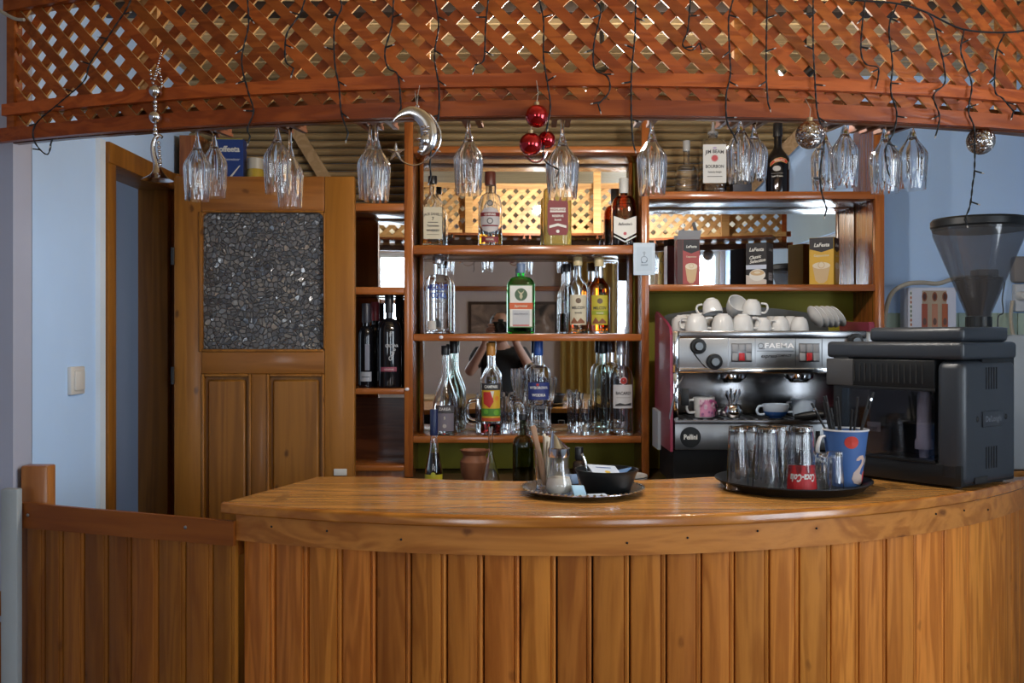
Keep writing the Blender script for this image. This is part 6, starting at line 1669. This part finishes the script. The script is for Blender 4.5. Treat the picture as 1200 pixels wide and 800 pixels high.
# ------------------------------------------------------------------ two spot lamps on the ceiling over the bar
BULB = mat('lamp_bulb', (1, 1, 1), .3, emit=((1.0, 0.93, 0.84), 60.0))
LAMPB = mat('lamp_black', (0.012, 0.012, 0.013), 0.35)
for px_, lx, ly, lz, lb in ((0, .20, 2.50, CZ + .64, 'left black spot lamp on the ceiling behind the lattice'), (1, .70, 2.52, CZ + .65, 'right black spot lamp on the ceiling behind the lattice')):
    t = thing('spot_lamp', lb, 'spot lamp', (lx, ly, lz), 0, 'spot lamps over the bar')
    ax = Vector((-.80, .18, -.45)).normalized()
    rot = ax.to_track_quat('Z', 'Y').to_matrix().to_4x4()
    bm = BM(); lathe(bm, [(.006, -.075), (.014, -.072), (.020, -.05), (.028, -.02), (.036, .01), (.034, .01), (.026, -.018), (.010, -.045), (0, -.046)], 24, mtx=rot); mk('lamp_head', bm, LAMPB, t)
    bm = BM(); ball(bm, (0, 0, .022), .016, 16, 10); 
    for v in bm.verts: v.co = rot @ (v.co + Vector((0, 0, -.004)))
    mk('bulb', bm, BULB, t)
    tp = CEIL - lz
    bm = BM(); tube(bm, smooth_path([rot @ Vector((0, 0, -.07)), (.02, -.07, .06), (.03, -.05, tp - .03), (.03, -.05, CEIL - lz - .002)], 5), .006, 8); mk('lamp_arm', bm, LAMPB, t)
    bm = BM(); bx(bm, -.12, .18, -.065, -.035, CEIL - lz - .002 - .028, CEIL - lz - .002 + .012, .004); mk('lamp_bar', bm, LAMPB, t)
    l = bpy.data.lights.new('lamp_light', 'POINT'); l.energy = 16; l.color = (1.0, .96, .90); l.shadow_soft_size = .017
    lo_ = bpy.data.objects.new('lamp_light', l); lo_.location = (ax * .052); lo_.parent = t; COL.objects.link(lo_)

# ------------------------------------------------------------------ the room behind the viewer (seen in the mirrors)
TAN = mat('table_top', (0.34, 0.22, 0.11), 0.35)
t = thing('side_table', 'long pale wooden table standing under the painting, seen in the mirror', 'table', (.25, -2.05, 0))
bm = BM(); bx(bm, -1.1, 1.0, -.30, .30, .72, .76, .004); mk('tabletop', bm, wood('table_wood', (0.42, 0.27, 0.13), (0.30, 0.18, 0.08), 'X', .5, .35), t)
for sx in (-1.04, .94):
    for sy in (-.24, .24):
        bm = BM(); bx(bm, sx - .03, sx + .03, sy - .03, sy + .03, 0, .72, .003); mk('leg', bm, BLACKM, t)
t = thing('dark_bench', 'black bench standing before the far table, seen in the mirror', 'bench', (.25, -1.45, 0))
bm = BM(); bx(bm, -.95, .95, -.17, .17, .40, .46, .02); mk('seat', bm, BLACKM, t)
bm = BM(); bx(bm, -.95, .95, -.17, -.14, .46, .70, .01); mk('backrest', bm, BLACKM, t)
for sx in (-.9, .9):
    bm = BM(); bx(bm, sx - .03, sx + .03, -.15, .15, 0, .40); mk('leg', bm, BLACKM, t)
t = thing('painting', 'dark brown abstract painting on the far wall, seen in the mirror', 'painting', (.15, -2.497, CZ - .14))
bm = BM(); bx(bm, -.45, .45, 0, .02, 0, .37, .003); mk('picture_frame', bm, mat('dark_frame', (0.05, 0.025, 0.015), .4), t)
PT = bpy.data.materials.new('painted_canvas'); PT.use_nodes = True; nt = PT.node_tree
tc = node(nt, 'ShaderNodeTexCoord'); nz = node(nt, 'ShaderNodeTexNoise', Scale=5.0, Detail=8.0, Distortion=1.5); cr = node(nt, 'ShaderNodeValToRGB')
for pos, c in ((.3, (.02, .012, .008)), (.5, (.14, .075, .04)), (.62, (.30, .20, .15))):
    e = cr.color_ramp.elements[0] if pos == .3 else (cr.color_ramp.elements[1] if pos == .62 else cr.color_ramp.elements.new(pos))
    e.position = pos; e.color = (*c, 1)
nt.links.new(tc.outputs['Object'], nz.inputs['Vector']); nt.links.new(nz.outputs['Fac'], cr.inputs[0]); nt.links.new(cr.outputs[0], nt.nodes['Principled BSDF'].inputs['Base Color'])
bm = BM(); bx(bm, -.42, .42, .02, .022, .03, .34); mk('canvas', bm, PT, t, smooth=False)
CURT = mat('mustard_curtain', (0.40, 0.25, 0.06), 0.8)
def curtain(x0, x1, lb, n=7):
    bm = BM(); prev = None; N = n * 8
    for k in range(N + 1):
        x = x0 + (x1 - x0) * k / N; y = -2.40 + .035 * math.sin(2 * PI * n * k / N)
        q = [bm.verts.new((x, y, .05)), bm.verts.new((x, y, 2.44)), bm.verts.new((x, y + .004, 2.44)), bm.verts.new((x, y + .004, .05))]
        if prev:
            for i in range(4): bm.faces.new((prev[i], prev[(i + 1) % 4], q[(i + 1) % 4], q[i]))
        else: bm.faces.new(q)
        prev = q
    bm.faces.new(prev[::-1])
    tag(mk('curtain', bm, CURT), lb, 'curtain', 'mustard curtains on the far wall')
curtain(.62, 1.20, 'wide mustard curtain drawn beside the far window, seen in the mirror')
curtain(1.46, 1.60, 'narrow mustard curtain between the two right far windows', 2)
bm = BM(); tube(bm, [(.55, -2.40, 2.45), (1.66, -2.40, 2.45)], .012, 10); bx(bm, .57, .59, -2.5, -2.39, 2.44, 2.46); bx(bm, 1.62, 1.64, -2.5, -2.39, 2.44, 2.46)
tag(mk('curtain_rail', bm, SHELF), 'brown curtain rail above the far curtains', 'curtain rail')

# the photographer, who shows only as a reflection
SKIN = mat('skin', (0.44, 0.24, 0.17), .5); SHIRT = mat('black_shirt', (0.008, 0.008, 0.009), .8); JEANS = mat('dark_trousers', (0.03, 0.035, 0.05), .8)
def skinned(name, verts, edges, radii, m, parent, root=0, lev=2, loc=(0, 0, 0)):
    me = bpy.data.meshes.new(name); me.from_pydata(verts, edges, [])
    o = bpy.data.objects.new(name, me); COL.objects.link(o)
    sk = o.modifiers.new('skin', 'SKIN'); sk.use_smooth_shade = True
    for v, r in zip(me.skin_vertices[0].data, radii): v.radius = r if isinstance(r, tuple) else (r, r)
    for v in me.skin_vertices[0].data: v.use_root = False
    me.skin_vertices[0].data[root].use_root = True
    su = o.modifiers.new('sub', 'SUBSURF'); su.levels = lev; su.render_levels = lev
    me.materials.append(m); o.parent = parent
    return o
pers = thing('person', 'person in a black t-shirt holding a camera to the face, seen in the mirror', 'person', (0, -.30, 0))
by = .0
bv = [(0, 0, .84), (0, 0, 1.00), (0, .0, 1.14), (0, 0, 1.24), (0, .01, 1.305), (0, .03, 1.36),
      (-.16, 0, 1.225), (-.255, .09, 1.08), (-.13, .185, 1.30), (-.092, .20, 1.40),
      (.16, 0, 1.225), (.255, .09, 1.08), (.13, .185, 1.30), (.092, .20, 1.40),
      (-.09, 0, .78), (-.10, .01, .44), (-.10, -.01, .07), (-.11, .11, .035),
      (.09, 0, .78), (.10, .01, .44), (.10, -.01, .07), (.11, .11, .035)]
be = [(0, 1), (1, 2), (2, 3), (3, 4), (4, 5), (3, 6), (6, 7), (7, 8), (8, 9), (3, 10), (10, 11), (11, 12), (12, 13), (0, 14), (14, 15), (15, 16), (16, 17), (0, 18), (18, 19), (19, 20), (20, 21)]
br = [(.125, .095), (.115, .085), (.13, .09), (.10, .075), .052, .05, .056, .043, .032, .026, .056, .043, .032, .026, .085, .060, .042, .035, .085, .060, .042, .035]
skinned('body', bv, be, br, SKIN, pers)
tv = [(0, 0, .82), (0, 0, 1.00), (0, 0, 1.14), (0, 0, 1.245), (-.16, 0, 1.23), (-.225, .055, 1.135), (.16, 0, 1.23), (.225, .055, 1.135)]
skinned('t_shirt', tv, [(0, 1), (1, 2), (2, 3), (3, 4), (4, 5), (3, 6), (6, 7)], [(.175, .12), (.165, .11), (.18, .115), (.13, .09), .080, .074, .080, .074], SHIRT, pers)
jv = [(0, 0, .86), (-.09, 0, .76), (-.10, .01, .44), (-.10, -.01, .10), (.09, 0, .76), (.10, .01, .44), (.10, -.01, .10)]
skinned('trousers', jv, [(0, 1), (1, 2), (2, 3), (0, 4), (4, 5), (5, 6)], [(.14, .108), .10, .075, .062, .10, .075, .062], JEANS, pers)
# head
bm = BM()
rows = [(-.115, .030, .035), (-.095, .055, .030), (-.065, .066, .016), (-.03, .072, .008), (.01, .075, 0), (.05, .074, -.004), (.085, .060, -.010), (.108, .035, -.014)]
lathe(bm, [(0, -.118)] + [(r, z) for z, r, _ in rows] + [(0, .115)], 24, sy=1.22)
HC = Vector((0, .055, 1.445))
for v in bm.verts: v.co = v.co + HC
ball(bm, HC + Vector((0, .095, -.025)), .016, 10, 8, (.8, 1, 1.3)); ball(bm, HC + Vector((0, .085, -.068)), .018, 10, 8, (1.3, .5, .35))
for sx in (-1, 1):
    ball(bm, HC + Vector((sx * .030, .078, .005)), .012, 10, 8); ball(bm, HC + Vector((sx * .075, -.002, -.015)), .02, 10, 8, (.35, .8, 1.3))
mk('head', bm, SKIN, pers)
bm = BM(); ball(bm, HC + Vector((0, -.012, .03)), .088, 24, 16, (.95, 1.12, 1.0))
bmesh.ops.delete(bm, geom=[v for v in bm.verts if (v.co.y - HC.y > .045 and v.co.z < HC.z + .06) or v.co.z < HC.z - .06], context='VERTS'); mk('hair', bm, mat('dark_hair', (0.02, 0.013, 0.009), .6), pers)
# hands: a palm and five bent fingers closing on the camera body
for sx in (-1, 1):
    wp = Vector((sx * .092, .20, 1.40))
    kn = wp + Vector((-sx * .006, .035, .045))
    vs_ = [tuple(wp), tuple((wp + kn) / 2), tuple(kn)]; es_ = [(0, 1), (1, 2)]; rs2 = [(.026, .017), (.034, .016), (.034, .014)]
    skinned('hand', vs_, es_, rs2, SKIN, pers, lev=1)
    for k in range(4):
        b0 = kn + Vector((sx * (.010 - .004 * k), 0, .018 - .017 * k)); ln = (.9, 1.0, .95, .8)[k]
        f1 = b0 + Vector((-sx * .010, .026 * ln, .004)); f2 = f1 + Vector((-sx * .022 * ln, .010, 0)); f3 = f2 + Vector((-sx * .016 * ln, -.004, -.001))
        skinned('finger', [tuple(b0), tuple(f1), tuple(f2), tuple(f3)], [(0, 1), (1, 2), (2, 3)], [.0095, .009, .008, .0065], SKIN, pers, lev=1)
    th0 = wp + Vector((-sx * .012, .006, .012)); th1 = th0 + Vector((-sx * .020, .010, .014)); th2 = th1 + Vector((-sx * .018, .012, .008))
    skinned('thumb', [tuple(th0), tuple(th1), tuple(th2)], [(0, 1), (1, 2)], [.012, .010, .008], SKIN, pers, lev=1)
t = thing('photo_camera', 'black camera held before the photographer face, seen in the mirror', 'camera', (0, -.075, CZ))
bm = BM(); bx(bm, -.066, .066, -.022, .018, -.046, .040, .008); bx(bm, -.022, .022, -.020, .022, .040, .060, .006); mk('camera_body', bm, BLACKM, t)
bm = BM(); lathe(bm, [(0, .0), (.034, .0), (.036, .02), (.033, .052), (.030, .056), (.026, .050), (0, .046)], 28, mtx=Matrix.Translation((0, .012, 0)) @ Matrix.Rotation(-PI / 2, 4, 'X')); mk('lens', bm, BLACK, t)
